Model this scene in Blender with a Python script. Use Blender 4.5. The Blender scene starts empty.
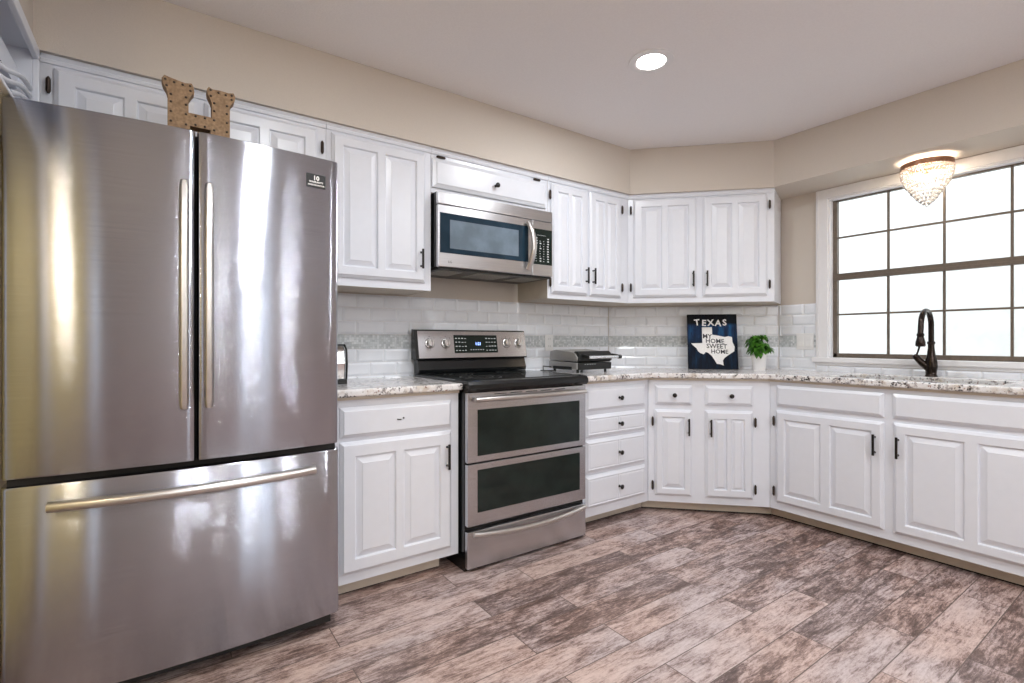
import bpy, bmesh, math, random
from mathutils import Vector, Matrix
R = math.radians
PI = math.pi
random.seed(7)
SC = bpy.context.scene
COL = SC.collection

# ------------------------------------------------------------------ camera
cam_d = bpy.data.cameras.new('camera')
cam = bpy.data.objects.new('camera', cam_d); COL.objects.link(cam)
cam_d.sensor_fit = 'HORIZONTAL'; cam_d.sensor_width = 36.0
cam_d.lens = 36.0 * 501.0 / 1024.0
cam_d.shift_y = -1.0 / 1024.0
cam_d.clip_start = 0.02
cam.location = (0, -2.83, 1.15)
cam.rotation_euler = (R(90), 0, R(-35))
SC.camera = cam

# ------------------------------------------------------------------ view, world
SC.view_settings.view_transform = 'Standard'
SC.view_settings.look = 'None'
SC.view_settings.gamma = 1.0
SC.view_settings.use_curve_mapping = False
SC.view_settings.exposure = 0.70
SC.cycles.use_denoising = True
SC.cycles.max_bounces = 12
SC.cycles.diffuse_bounces = 8
SC.cycles.glossy_bounces = 5
SC.cycles.transparent_max_bounces = 16
SC.cycles.sample_clamp_indirect = 8.0
SC.cycles.caustics_reflective = False
SC.cycles.caustics_refractive = False
W = bpy.data.worlds.new('overcast'); SC.world = W; W.use_nodes = True
W.node_tree.nodes['Background'].inputs[0].default_value = (0.86, 0.93, 1.0, 1)
W.node_tree.nodes['Background'].inputs[1].default_value = 2.3

CEIL = 2.525
def area_lamp(name, loc, power, color, size, rot=(0, 0, 0), shape='DISK', spread=R(180), parent=None, size_y=None):
    d = bpy.data.lights.new(name, 'AREA'); d.energy = power; d.color = color
    d.shape = shape; d.size = size; d.spread = spread
    if size_y: d.size_y = size_y
    o = bpy.data.objects.new(name, d); COL.objects.link(o)
    o.location = loc; o.rotation_euler = rot
    if parent: o.parent = parent
    return o
def point_lamp(name, loc, power, color, radius, parent=None):
    d = bpy.data.lights.new(name, 'POINT'); d.energy = power; d.color = color; d.shadow_soft_size = radius
    o = bpy.data.objects.new(name, d); COL.objects.link(o); o.location = loc
    if parent: o.parent = parent
    return o

# lamp powers (the fixtures themselves are built further down)
CAN_POWER = 10.0
CAN_COLOR = (0.93, 0.965, 1.0)
ADDED_PENDANT_POWER = 46.0
CHANDELIER_POWER = 3.6
WARM = (1.0, 0.82, 0.62)

# ------------------------------------------------------------------ materials
def mat(name):
    m = bpy.data.materials.new(name); m.use_nodes = True
    return m, m.node_tree, m.node_tree.nodes['Principled BSDF']
def N(t, kind, **kw):
    n = t.nodes.new(kind)
    for k, v in kw.items(): setattr(n, k, v)
    return n
def setin(n, **kw):
    for k, v in kw.items(): n.inputs[k.replace('_', ' ')].default_value = v
def ramp(t, stops, interp='LINEAR'):
    r = N(t, 'ShaderNodeValToRGB'); r.color_ramp.interpolation = interp
    e = r.color_ramp.elements
    while len(e) < len(stops): e.new(0.5)
    for el, (p, c) in zip(e, stops):
        el.position = p; el.color = (c[0], c[1], c[2], 1) if len(c) == 3 else c
    return r
def coords(t, kind='Object', scale=(1, 1, 1), rot=(0, 0, 0)):
    c = N(t, 'ShaderNodeTexCoord'); m = N(t, 'ShaderNodeMapping')
    m.inputs['Scale'].default_value = scale; m.inputs['Rotation'].default_value = rot
    t.links.new(c.outputs[kind], m.inputs[0]); return m.outputs[0]
def bump(t, b, h, strength, dist=0.002):
    n = N(t, 'ShaderNodeBump'); n.inputs['Strength'].default_value = strength; n.inputs['Distance'].default_value = dist
    t.links.new(h, n.inputs['Height']); t.links.new(n.outputs[0], b.inputs['Normal']); return n
def simple(name, col, rough=0.5, metal=0.0, noise=0.0, nscale=60, coat=0.0, var=0.04):
    m, t, b = mat(name)
    v = coords(t); n = N(t, 'ShaderNodeTexNoise'); n.inputs['Scale'].default_value = nscale; n.inputs['Detail'].default_value = 3
    t.links.new(v, n.inputs['Vector'])
    r = ramp(t, [(0.3, [c * (1 - var) for c in col]), (0.7, [min(1, c * (1 + var)) for c in col])])
    t.links.new(n.outputs['Fac'], r.inputs[0]); t.links.new(r.outputs[0], b.inputs['Base Color'])
    setin(b, Roughness=rough, Metallic=metal); b.inputs['Coat Weight'].default_value = coat
    if noise: bump(t, b, n.outputs['Fac'], noise)
    return m

M = {}
M['cab'] = simple('white_cabinet_paint', (0.735, 0.76, 0.82), 0.28, noise=0.03, nscale=25, var=0.01)
M['trimw'] = simple('white_trim_paint', (0.82, 0.82, 0.84), 0.38, var=0.01)
M['wall'] = simple('beige_wall_paint', (0.60, 0.545, 0.485), 0.62, noise=0.35, nscale=220, var=0.02)
M['wall_warmlit'] = simple('warm_lit_wall_paint', (0.76, 0.60, 0.25), 0.62, noise=0.3, nscale=220, var=0.02)  # warm light on the left wall, put into its colour as gold
M['ceil'] = simple('ceiling_paint', (0.86, 0.85, 0.87), 0.8, noise=0.6, nscale=130, var=0.02)
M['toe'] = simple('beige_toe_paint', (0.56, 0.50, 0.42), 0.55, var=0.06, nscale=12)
M['dark'] = simple('shadow_gap_black', (0.012, 0.011, 0.010), 0.9)
M['bronze'] = simple('dark_bronze', (0.012, 0.010, 0.009), 0.28, metal=0.3, var=0.2)
M['faucetbronze'] = simple('oil_rubbed_bronze', (0.040, 0.030, 0.026), 0.2, metal=0.85, var=0.3, nscale=30)
M['hinge'] = simple('antique_bronze_hinge', (0.05, 0.035, 0.028), 0.4, metal=0.6, var=0.3)
M['frame'] = simple('bronze_window_frame', (0.15, 0.12, 0.095), 0.45, metal=0.3, var=0.1)
M['black'] = simple('black_enamel', (0.006, 0.007, 0.008), 0.2, var=0.1)
M['blackplastic'] = simple('black_plastic', (0.008, 0.009, 0.009), 0.35, var=0.1)
M['bodygrey'] = simple('charcoal_appliance_side', (0.07, 0.07, 0.075), 0.5, var=0.05)
M['chrome'] = simple('chrome', (0.82, 0.82, 0.84), 0.14, metal=1.0, var=0.02)
M['grillsteel'] = simple('dull_grill_steel', (0.42, 0.41, 0.40), 0.38, metal=0.7, var=0.03)
M['plate'] = simple('white_plastic_plate', (0.80, 0.80, 0.80), 0.35, var=0.01)
M['slot'] = simple('outlet_slot', (0.05, 0.05, 0.05), 0.5)
M['pot'] = simple('white_ceramic_pot', (0.85, 0.85, 0.86), 0.22, var=0.01)
M['soil'] = simple('soil', (0.06, 0.045, 0.03), 0.9, noise=0.8)
M['whitepaint'] = simple('white_lettering', (0.86, 0.85, 0.84), 0.6, var=0.04, nscale=90)
M['blackpaint'] = simple('black_lettering', (0.02, 0.022, 0.03), 0.6)
M['ringbronze'] = simple('copper_bronze_ring', (0.34, 0.17, 0.10), 0.38, metal=0.6, var=0.25, nscale=90)
M['panel'] = simple('lens_panel', (0.30, 0.30, 0.28), 0.3, var=0.3, nscale=300)
M['stucco'] = simple('white_stucco', (0.72, 0.72, 0.71), 0.9, noise=1.0, nscale=9, var=0.07)
M['gravel'] = simple('pale_gravel', (0.6, 0.58, 0.54), 0.95, noise=1.0, nscale=40, var=0.2)

def steel(name, base, rough, aniso=0.75, smudge=0.25, axis='Z', bumpy=0.05, brush=0.0):
    m, t, b = mat(name)
    v = coords(t, 'Object', (0.6, 0.6, 160) if axis == 'Z' else (160, 160, 0.6))
    n = N(t, 'ShaderNodeTexNoise'); setin(n, Scale=6, Detail=4); t.links.new(v, n.inputs['Vector'])
    v2 = coords(t); s = N(t, 'ShaderNodeTexNoise'); setin(s, Scale=2.2, Detail=5, Roughness=0.55); t.links.new(v2, s.inputs['Vector'])
    r1 = ramp(t, [(0.3, [c * 0.90 for c in base]), (0.7, [min(1, c * 1.08) for c in base])])
    t.links.new(n.outputs['Fac'], r1.inputs[0])
    r2 = ramp(t, [(0.35, (1, 1, 1)), (0.70, (0.88, 0.87, 0.86))]); t.links.new(s.outputs['Fac'], r2.inputs[0])
    mx = N(t, 'ShaderNodeMix', data_type='RGBA', blend_type='MULTIPLY'); mx.inputs[0].default_value = smudge * 2
    t.links.new(r1.outputs[0], mx.inputs[6]); t.links.new(r2.outputs[0], mx.inputs[7])
    t.links.new(mx.outputs[2], b.inputs['Base Color'])
    # fine wear specks: small pale scuffs
    b.inputs['Roughness'].default_value = rough
    b.inputs['Metallic'].default_value = 1.0
    b.inputs['Anisotropic'].default_value = aniso; b.inputs['Anisotropic Rotation'].default_value = 0.25
    tg = N(t, 'ShaderNodeTangent', direction_type='RADIAL', axis='Z'); t.links.new(tg.outputs[0], b.inputs['Tangent'])
    bn = bump(t, b, n.outputs['Fac'], bumpy, 0.0004)
    if brush:   # horizontal brushing: microscopic grooves tilt the normal up and down only
        ws = []
        for k_ in (1.0, 1.37):
            mpp = N(t, 'ShaderNodeVectorMath', operation='SCALE'); mpp.inputs['Scale'].default_value = k_ * 911.0
            t.links.new(v2, mpp.inputs[0]); wn = N(t, 'ShaderNodeTexWhiteNoise'); t.links.new(mpp.outputs[0], wn.inputs['Vector']); ws.append(wn.outputs['Value'])
        su = N(t, 'ShaderNodeMath', operation='ADD'); t.links.new(ws[0], su.inputs[0]); t.links.new(ws[1], su.inputs[1])
        ma = N(t, 'ShaderNodeMath', operation='MULTIPLY_ADD'); t.links.new(su.outputs[0], ma.inputs[0]); ma.inputs[1].default_value = brush; ma.inputs[2].default_value = -brush
        cb = N(t, 'ShaderNodeCombineXYZ'); t.links.new(ma.outputs[0], cb.inputs[2])
        ad = N(t, 'ShaderNodeVectorMath', operation='ADD'); t.links.new(bn.outputs[0], ad.inputs[0]); t.links.new(cb.outputs[0], ad.inputs[1])
        no = N(t, 'ShaderNodeVectorMath', operation='NORMALIZE'); t.links.new(ad.outputs[0], no.inputs[0]); t.links.new(no.outputs[0], b.inputs['Normal'])
    return m
M['steel'] = steel('brushed_steel', (0.60, 0.605, 0.635), 0.26)
M['steelf'] = steel('fridge_brushed_steel', (0.455, 0.475, 0.535), 0.09, aniso=0.0, smudge=0.3, brush=0.42)
M['steelbar'] = simple('satin_steel_bar', (0.66, 0.64, 0.62), 0.28, metal=1.0, var=0.02)
M['steelmw'] = steel('pale_brushed_steel', (0.66, 0.66, 0.68), 0.30, aniso=0.6, smudge=0.1)

def glassy_black(name, col, rough=0.05):
    m, t, b = mat(name)
    v = coords(t); n = N(t, 'ShaderNodeTexNoise'); setin(n, Scale=9, Detail=4); t.links.new(v, n.inputs['Vector'])
    r = ramp(t, [(0.4, col), (0.75, [c * 1.5 + 0.002 for c in col])]); t.links.new(n.outputs['Fac'], r.inputs[0])
    t.links.new(r.outputs[0], b.inputs['Base Color'])
    setin(b, Roughness=rough); b.inputs['Specular IOR Level'].default_value = 0.32
    return m
M['bglass'] = glassy_black('black_oven_glass', (0.010, 0.016, 0.014), 0.06)
M['cooktop'] = glassy_black('black_ceramic_cooktop', (0.012, 0.014, 0.014), 0.10)
M['mwglass'] = glassy_black('microwave_blue_black_glass', (0.012, 0.028, 0.045), 0.08)
M['mwscreen'] = glassy_black('microwave_grey_mesh_window', (0.13, 0.17, 0.21), 0.22)

def thin_glass(name, tint=(0.97, 1.0, 1.0)):
    m, t, b = mat(name)
    t.nodes.remove(b)
    o = t.nodes['Material Output']
    tr = N(t, 'ShaderNodeBsdfTransparent'); tr.inputs[0].default_value = (*tint, 1)
    gl = N(t, 'ShaderNodeBsdfGlossy'); gl.inputs['Roughness'].default_value = 0.05
    f = N(t, 'ShaderNodeFresnel'); f.inputs[0].default_value = 1.45
    v = coords(t); n = N(t, 'ShaderNodeTexNoise'); setin(n, Scale=7, Detail=5); t.links.new(v, n.inputs['Vector'])
    bp_ = N(t, 'ShaderNodeBump'); setin(bp_, Strength=0.3, Distance=0.002); t.links.new(n.outputs['Fac'], bp_.inputs['Height'])
    t.links.new(bp_.outputs[0], gl.inputs['Normal'])
    mx = N(t, 'ShaderNodeMixShader'); t.links.new(f.outputs[0], mx.inputs[0]); t.links.new(tr.outputs[0], mx.inputs[1]); t.links.new(gl.outputs[0], mx.inputs[2])
    t.links.new(mx.outputs[0], o.inputs['Surface'])
    return m
M['pane'] = thin_glass('window_glass')

def emis(name, col, s):
    m, t, b = mat(name); b.inputs['Base Color'].default_value = (*col, 1)
    b.inputs['Emission Color'].default_value = (*col, 1); b.inputs['Emission Strength'].default_value = s
    return m
M['canlens'] = emis('lit_can_lens', (1.0, 0.96, 0.90), 14)
M['bulb'] = emis('lit_bulb', (1.0, 0.90, 0.78), 2.2)
M['globe'] = emis('lit_globe', (1.0, 0.88, 0.70), 9)
M['bluelcd'] = emis('blue_clock_digits', (0.25, 0.40, 1.0), 2.2)
M['icons'] = simple('pale_print', (0.62, 0.65, 0.66), 0.5)

def crystal():
    m, t, b = mat('cut_crystal')
    v = coords(t); n = N(t, 'ShaderNodeTexNoise'); setin(n, Scale=40, Detail=2); t.links.new(v, n.inputs['Vector'])
    r = ramp(t, [(0.3, (0.90, 0.88, 0.86)), (0.7, (1, 1, 1))]); t.links.new(n.outputs['Fac'], r.inputs[0])
    t.links.new(r.outputs[0], b.inputs['Base Color'])
    setin(b, Roughness=0.04, IOR=1.6); b.inputs['Transmission Weight'].default_value = 0.75
    return m
M['crystal'] = crystal()

def granite():
    m, t, b = mat('speckled_granite')
    v = coords(t)
    def noise(sc, det=6, ro=0.6):
        n = N(t, 'ShaderNodeTexNoise'); setin(n, Scale=sc, Detail=det, Roughness=ro); t.links.new(v, n.inputs['Vector']); return n.outputs['Fac']
    def mix(a, c, fac):
        mx = N(t, 'ShaderNodeMix', data_type='RGBA'); t.links.new(fac, mx.inputs[0])
        for sock, val in ((mx.inputs[6], a), (mx.inputs[7], c)):
            if isinstance(val, tuple): sock.default_value = (*val, 1)
            else: t.links.new(val, sock)
        return mx.outputs[2]
    r0 = ramp(t, [(0.33, (0.60, 0.54, 0.48)), (0.46, (0.76, 0.74, 0.73)), (0.7, (0.84, 0.84, 0.85))]); t.links.new(noise(16), r0.inputs[0])
    g = ramp(t, [(0.55, (0, 0, 0)), (0.62, (1, 1, 1))]); t.links.new(noise(38, 5), g.inputs[0])
    c1 = mix(r0.outputs[0], (0.36, 0.33, 0.32), g.outputs[0])
    vo = N(t, 'ShaderNodeTexVoronoi'); setin(vo, Scale=95); t.links.new(v, vo.inputs['Vector'])
    bl = ramp(t, [(0.50, (0, 0, 0)), (0.55, (1, 1, 1))]); t.links.new(noise(30, 4, 0.7), bl.inputs[0])
    vd = ramp(t, [(0.45, (1, 1, 1)), (0.60, (0, 0, 0))]); t.links.new(vo.outputs['Distance'], vd.inputs[0])
    mm = N(t, 'ShaderNodeMath', operation='MULTIPLY'); t.links.new(bl.outputs[0], mm.inputs[0]); t.links.new(vd.outputs[0], mm.inputs[1])
    big = ramp(t, [(0.45, (0, 0, 0)), (0.55, (1, 1, 1))]); t.links.new(noise(7, 3), big.inputs[0])
    m2 = N(t, 'ShaderNodeMath', operation='MULTIPLY'); t.links.new(mm.outputs[0], m2.inputs[0]); t.links.new(big.outputs[0], m2.inputs[1])
    c2 = mix(c1, (0.03, 0.025, 0.025), m2.outputs[0])
    rd = ramp(t, [(0.63, (0, 0, 0)), (0.68, (1, 1, 1))]); t.links.new(noise(55, 3), rd.inputs[0])
    c3 = mix(c2, (0.24, 0.12, 0.09), rd.outputs[0])
    t.links.new(c3, b.inputs['Base Color']); setin(b, Roughness=0.14)
    return m
M['granite'] = granite()

def floor_mat():
    m, t, b = mat('wood_look_tile_planks')
    v = coords(t, 'Object'); mp = N(t, 'ShaderNodeMapping'); mp.inputs['Location'].default_value = (0.37, 1.682 + 0.1522 * 20, 0)
    t.links.new(v, mp.inputs[0])
    def brick(c1, c2, mo, ms):
        k = N(t, 'ShaderNodeTexBrick'); k.offset = 0.37; k.offset_frequency = 2; k.squash = 1.0
        k.inputs['Color1'].default_value = (*c1, 1); k.inputs['Color2'].default_value = (*c2, 1); k.inputs['Mortar'].default_value = (*mo, 1)
        setin(k, Scale=1.0); k.inputs['Mortar Size'].default_value = ms; k.inputs['Mortar Smooth'].default_value = 0.1
        k.inputs['Brick Width'].default_value = 0.92; k.inputs['Row Height'].default_value = 0.1522
        t.links.new(mp.outputs[0], k.inputs['Vector']); return k
    k = brick((0, 0, 0), (1, 1, 1), (0.5, 0.5, 0.5), 0.0020)
    # every plank (tile print) gets its own stretch of the pattern
    off = N(t, 'ShaderNodeVectorMath', operation='MULTIPLY'); off.inputs[1].default_value = (17.3, 9.1, 5.7)
    t.links.new(k.outputs['Color'], off.inputs[0])
    add = N(t, 'ShaderNodeVectorMath', operation='ADD'); t.links.new(v, add.inputs[0]); t.links.new(off.outputs[0], add.inputs[1])
    def noise(scale_vec, sc, det, ro, dist=0.0):
        mpp = N(t, 'ShaderNodeMapping'); mpp.inputs['Scale'].default_value = scale_vec; mpp.inputs['Rotation'].default_value = (0, 0, R(9))
        t.links.new(add.outputs[0], mpp.inputs[0])
        n = N(t, 'ShaderNodeTexNoise'); setin(n, Scale=sc, Detail=det, Roughness=ro, Distortion=dist); t.links.new(mpp.outputs[0], n.inputs['Vector']); return n.outputs['Fac']
    big = noise((1.0, 2.6, 1), 4.2, 7, 0.66, 1.0)
    fine = noise((1.0, 7.5, 1), 11.0, 9, 0.80, 0.7)
    crack = noise((1.0, 2.6, 1), 48.0, 6, 0.85, 0.5)
    def math_(op, a, c):
        n = N(t, 'ShaderNodeMath', operation=op)
        for i, x in enumerate((a, c)):
            if isinstance(x, (int, float)): n.inputs[i].default_value = x
            else: t.links.new(x, n.inputs[i])
        return n.outputs[0]
    s = math_('ADD', math_('MULTIPLY', big, 0.34), math_('MULTIPLY', fine, 0.40))
    s = math_('ADD', s, math_('MULTIPLY', crack, 0.26))
    s = math_('ADD', s, math_('MULTIPLY', math_('SUBTRACT', k.outputs['Color'], 0.5), 0.07))
    rp = ramp(t, [(0.42, (0.105, 0.072, 0.064)), (0.468, (0.21, 0.150, 0.132)), (0.500, (0.37, 0.285, 0.260)), (0.530, (0.52, 0.425, 0.395)), (0.59, (0.66, 0.575, 0.545))])
    t.links.new(s, rp.inputs[0])
    # warm/rusty against greyish areas
    hue = noise((1, 1.6, 1), 1.7, 3, 0.5, 0.4)
    hr = ramp(t, [(0.40, (0.97, 0.87, 0.83)), (0.62, (0.91, 0.90, 0.94))]); t.links.new(hue, hr.inputs[0])
    mh = N(t, 'ShaderNodeMix', data_type='RGBA', blend_type='MULTIPLY'); mh.inputs[0].default_value = 1.0
    t.links.new(rp.outputs[0], mh.inputs[6]); t.links.new(hr.outputs[0], mh.inputs[7])
    mg = N(t, 'ShaderNodeMix', data_type='RGBA'); t.links.new(k.outputs['Fac'], mg.inputs[0])
    t.links.new(mh.outputs[2], mg.inputs[6]); mg.inputs[7].default_value = (0.13, 0.095, 0.08, 1)
    t.links.new(mg.outputs[2], b.inputs['Base Color'])
    rg = ramp(t, [(0.4, (0.46,) * 3), (0.6, (0.34,) * 3)]); t.links.new(s, rg.inputs[0]); t.links.new(rg.outputs[0], b.inputs['Roughness'])
    inv = math_('SUBTRACT', math_('MULTIPLY', s, 0.5), k.outputs['Fac'])
    bump(t, b, inv, 0.35, 0.002)
    return m
M['floor'] = floor_mat()

def tile_white():
    m, t, b = mat('white_bevelled_tile'); v = coords(t)
    n = N(t, 'ShaderNodeTexNoise'); setin(n, Scale=14, Detail=2); t.links.new(v, n.inputs['Vector'])
    r = ramp(t, [(0.3, (0.78, 0.81, 0.86)), (0.7, (0.82, 0.845, 0.89))]); t.links.new(n.outputs['Fac'], r.inputs[0]); t.links.new(r.outputs[0], b.inputs['Base Color'])
    setin(b, Roughness=0.2); bump(t, b, n.outputs['Fac'], 0.05)
    return m
M['tile'] = tile_white()
M['grout'] = simple('pale_grout', (0.72, 0.72, 0.73), 0.85, var=0.05)
def mosaic():
    m, t, b = mat('grey_marble_mosaic'); v = coords(t, 'Object')
    vo = N(t, 'ShaderNodeTexVoronoi', feature='F1', distance='CHEBYCHEV'); setin(vo, Scale=75, Randomness=0.25); t.links.new(v, vo.inputs['Vector'])
    sp = N(t, 'ShaderNodeSeparateColor'); t.links.new(vo.outputs['Color'], sp.inputs[0])
    r = ramp(t, [(0.0, (0.43, 0.46, 0.48)), (0.45, (0.53, 0.565, 0.58)), (1.0, (0.68, 0.70, 0.72))]); t.links.new(sp.outputs[0], r.inputs[0])
    e = ramp(t, [(0.40, (1, 1, 1)), (0.50, (0.82, 0.82, 0.80))]); t.links.new(vo.outputs['Distance'], e.inputs[0])
    mx = N(t, 'ShaderNodeMix', data_type='RGBA', blend_type='MULTIPLY'); mx.inputs[0].default_value = 1
    t.links.new(r.outputs[0], mx.inputs[6]); t.links.new(e.outputs[0], mx.inputs[7]); t.links.new(mx.outputs[2], b.inputs['Base Color'])
    setin(b, Roughness=0.3); return m
M['mosaic'] = mosaic()

def leaf_mat():
    m, t, b = mat('basil_leaf'); v = coords(t); n = N(t, 'ShaderNodeTexNoise'); setin(n, Scale=45, Detail=3); t.links.new(v, n.inputs['Vector'])
    r = ramp(t, [(0.3, (0.018, 0.08, 0.008)), (0.6, (0.07, 0.24, 0.02)), (0.8, (0.20, 0.42, 0.07))]); t.links.new(n.outputs['Fac'], r.inputs[0]); t.links.new(r.outputs[0], b.inputs['Base Color'])
    setin(b, Roughness=0.4); b.inputs['Subsurface Weight'].default_value = 0.0
    return m
M['leaf'] = leaf_mat()
def board_mat():
    m, t, b = mat('painted_blue_board'); v = coords(t, 'Object', (14, 1, 2.2))
    n = N(t, 'ShaderNodeTexNoise'); setin(n, Scale=2.0, Detail=6, Roughness=0.7); t.links.new(v, n.inputs['Vector'])
    r = ramp(t, [(0.30, (0.004, 0.006, 0.016)), (0.50, (0.006, 0.022, 0.065)), (0.72, (0.012, 0.10, 0.25))]); t.links.new(n.outputs['Fac'], r.inputs[0])
    # the blue paint lies in the upper part of the board, the rest is near black
    c = N(t, 'ShaderNodeTexCoord'); s = N(t, 'ShaderNodeSeparateXYZ'); t.links.new(c.outputs['Object'], s.inputs[0])
    z = ramp(t, [(0.0, (0.25,) * 3), (0.18, (0.28,) * 3), (0.24, (1.0,) * 3), (0.325, (1.5,) * 3), (0.345, (0.06,) * 3), (1.0, (0.06,) * 3)]); t.links.new(s.outputs[2], z.inputs[0])
    mx = N(t, 'ShaderNodeMix', data_type='RGBA', blend_type='MULTIPLY'); mx.inputs[0].default_value = 1
    t.links.new(r.outputs[0], mx.inputs[6]); t.links.new(z.outputs[0], mx.inputs[7]); t.links.new(mx.outputs[2], b.inputs['Base Color'])
    setin(b, Roughness=0.55); b.inputs['Specular IOR Level'].default_value = 0.15; return m
M['board'] = board_mat()
def burlap():
    m, t, b = mat('brown_burlap'); v = coords(t, 'Object', (1, 1, 1))
    n = N(t, 'ShaderNodeTexNoise'); setin(n, Scale=90, Detail=5); t.links.new(v, n.inputs['Vector'])
    r = ramp(t, [(0.3, (0.20, 0.125, 0.07)), (0.7, (0.34, 0.225, 0.135))]); t.links.new(n.outputs['Fac'], r.inputs[0]); t.links.new(r.outputs[0], b.inputs['Base Color'])
    setin(b, Roughness=0.85); bump(t, b, n.outputs['Fac'], 0.4); return m
M['burlap'] = burlap()

# ------------------------------------------------------------------ mesh helpers
class MB:
    def __init__(s): s.bm = bmesh.new(); s.mats = []; s.cur = 0
    def use(s, m):
        if m not in s.mats: s.mats.append(m)
        s.cur = s.mats.index(m); return s
    def face(s, pts):
        vs = [s.bm.verts.new(p) for p in pts]
        f = s.bm.faces.new(vs); f.material_index = s.cur; return f
    def poly(s, pts, faces):
        vs = [s.bm.verts.new(p) for p in pts]
        for f in faces:
            try: q = s.bm.faces.new([vs[i] for i in f]); q.material_index = s.cur
            except ValueError: pass
    def box(s, x0, x1, y0, y1, z0, z1):
        if x0 > x1: x0, x1 = x1, x0
        if y0 > y1: y0, y1 = y1, y0
        if z0 > z1: z0, z1 = z1, z0
        p = [(x, y, z) for z in (z0, z1) for y in (y0, y1) for x in (x0, x1)]
        s.poly(p, [(0, 2, 3, 1), (4, 5, 7, 6), (0, 1, 5, 4), (2, 6, 7, 3), (0, 4, 6, 2), (1, 3, 7, 5)]); return s
    def prism(s, pts, z0, z1):
        n = len(pts); a = sum(pts[i][0] * pts[(i + 1) % n][1] - pts[(i + 1) % n][0] * pts[i][1] for i in range(n))
        if a < 0: pts = pts[::-1]
        p = [(x, y, z0) for x, y in pts] + [(x, y, z1) for x, y in pts]
        s.poly(p, [tuple(range(n))[::-1], tuple(range(n, 2 * n))] + [(i, (i + 1) % n, n + (i + 1) % n, n + i) for i in range(n)]); return s
    def vprism(s, pts, y0, y1):
        """outline in x,z pushed along y (front at y0)"""
        n = len(pts); a = sum(pts[i][0] * pts[(i + 1) % n][1] - pts[(i + 1) % n][0] * pts[i][1] for i in range(n))
        if a < 0: pts = pts[::-1]
        p = [(x, y0, z) for x, z in pts] + [(x, y1, z) for x, z in pts]
        s.poly(p, [tuple(range(n)), tuple(range(n, 2 * n))[::-1]] + [(i, n + i, n + (i + 1) % n, (i + 1) % n) for i in range(n)]); return s
    def loft(s, rings, cap=True, close=True):
        R_ = [[s.bm.verts.new(p) for p in r] for r in rings]; n = len(rings[0])
        for a, b in zip(R_, R_[1:]):
            for i in range(n if close else n - 1):
                f = s.bm.faces.new((a[i], a[(i + 1) % n], b[(i + 1) % n], b[i])); f.material_index = s.cur
        if cap:
            for r in (R_[0][::-1], R_[-1]):
                f = s.bm.faces.new(r); f.material_index = s.cur
        return s
    def tube(s, pts, r, seg=10, sx=1.0):
        pts = [Vector(p) for p in pts]; rings = []; up = None
        for i, p in enumerate(pts):
            d = (pts[min(i + 1, len(pts) - 1)] - pts[max(i - 1, 0)]).normalized()
            if up is None:
                up = Vector((0, 0, 1)) if abs(d.z) < 0.9 else Vector((1, 0, 0))
            a = d.cross(up).normalized(); up = a.cross(d).normalized()
            rr = r[i] if isinstance(r, (list, tuple)) else r
            rings.append([p + a * math.cos(2 * PI * k / seg) * rr * sx + up * math.sin(2 * PI * k / seg) * rr for k in range(seg)])
        return s.loft(rings)
    def lathe(s, prof, c=(0, 0, 0), seg=24, axis='z'):
        rings = []
        for r, h in prof:
            ring = []
            for k in range(seg):
                a = 2 * PI * k / seg; x, y = r * math.cos(a), r * math.sin(a)
                p = (x, y, h) if axis == 'z' else ((x, -h, y) if axis == 'y' else (h, x, y))
                ring.append((p[0] + c[0], p[1] + c[1], p[2] + c[2]))
            rings.append(ring)
        return s.loft(rings)
    def ball(s, c, r, sub=1, sz=1.0):
        ret = bmesh.ops.create_icosphere(s.bm, subdivisions=sub, radius=r)
        for v in ret['verts']: v.co = Vector((v.co.x, v.co.y, v.co.z * sz)) + Vector(c)
        for v in ret['verts']:
            for f in v.link_faces: f.material_index = s.cur
        return s
    def text(s, txt, size, c, depth=0.001, xz=True, align='CENTER', shear=0.0, rot=0.0, bold=0.0):
        cu = bpy.data.curves.new('t', 'FONT'); cu.body = txt; cu.size = size; cu.extrude = depth; cu.align_x = align; cu.shear = shear
        cu.offset = bold; cu.resolution_u = 2
        o = bpy.data.objects.new('t', cu); COL.objects.link(o)
        dg = bpy.context.evaluated_depsgraph_get(); me = bpy.data.meshes.new_from_object(o.evaluated_get(dg))
        me.transform(Matrix.Rotation(rot, 4, 'Z'))
        if xz: me.transform(Matrix.Rotation(R(90), 4, 'X'))
        me.transform(Matrix.Translation(c))
        n0 = len(s.bm.faces); s.bm.from_mesh(me); s.bm.faces.ensure_lookup_table()
        for f in s.bm.faces[n0:]: f.material_index = s.cur
        bpy.data.objects.remove(o); bpy.data.curves.remove(cu); bpy.data.meshes.remove(me); return s
    def rings_rect(s, x0, x1, z0, z1, prof, fill=True):
        """nested rectangles: prof = [(inset, y)...]"""
        rs = []
        for d, y in prof:
            rs.append([s.bm.verts.new(p) for p in ((x0 + d, y, z0 + d), (x1 - d, y, z0 + d), (x1 - d, y, z1 - d), (x0 + d, y, z1 - d))])
        for a, b in zip(rs, rs[1:]):
            for i in range(4):
                f = s.bm.faces.new((a[i], a[(i + 1) % 4], b[(i + 1) % 4], b[i])); f.material_index = s.cur
        if fill:
            f = s.bm.faces.new(rs[-1]); f.material_index = s.cur
        return rs
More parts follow.
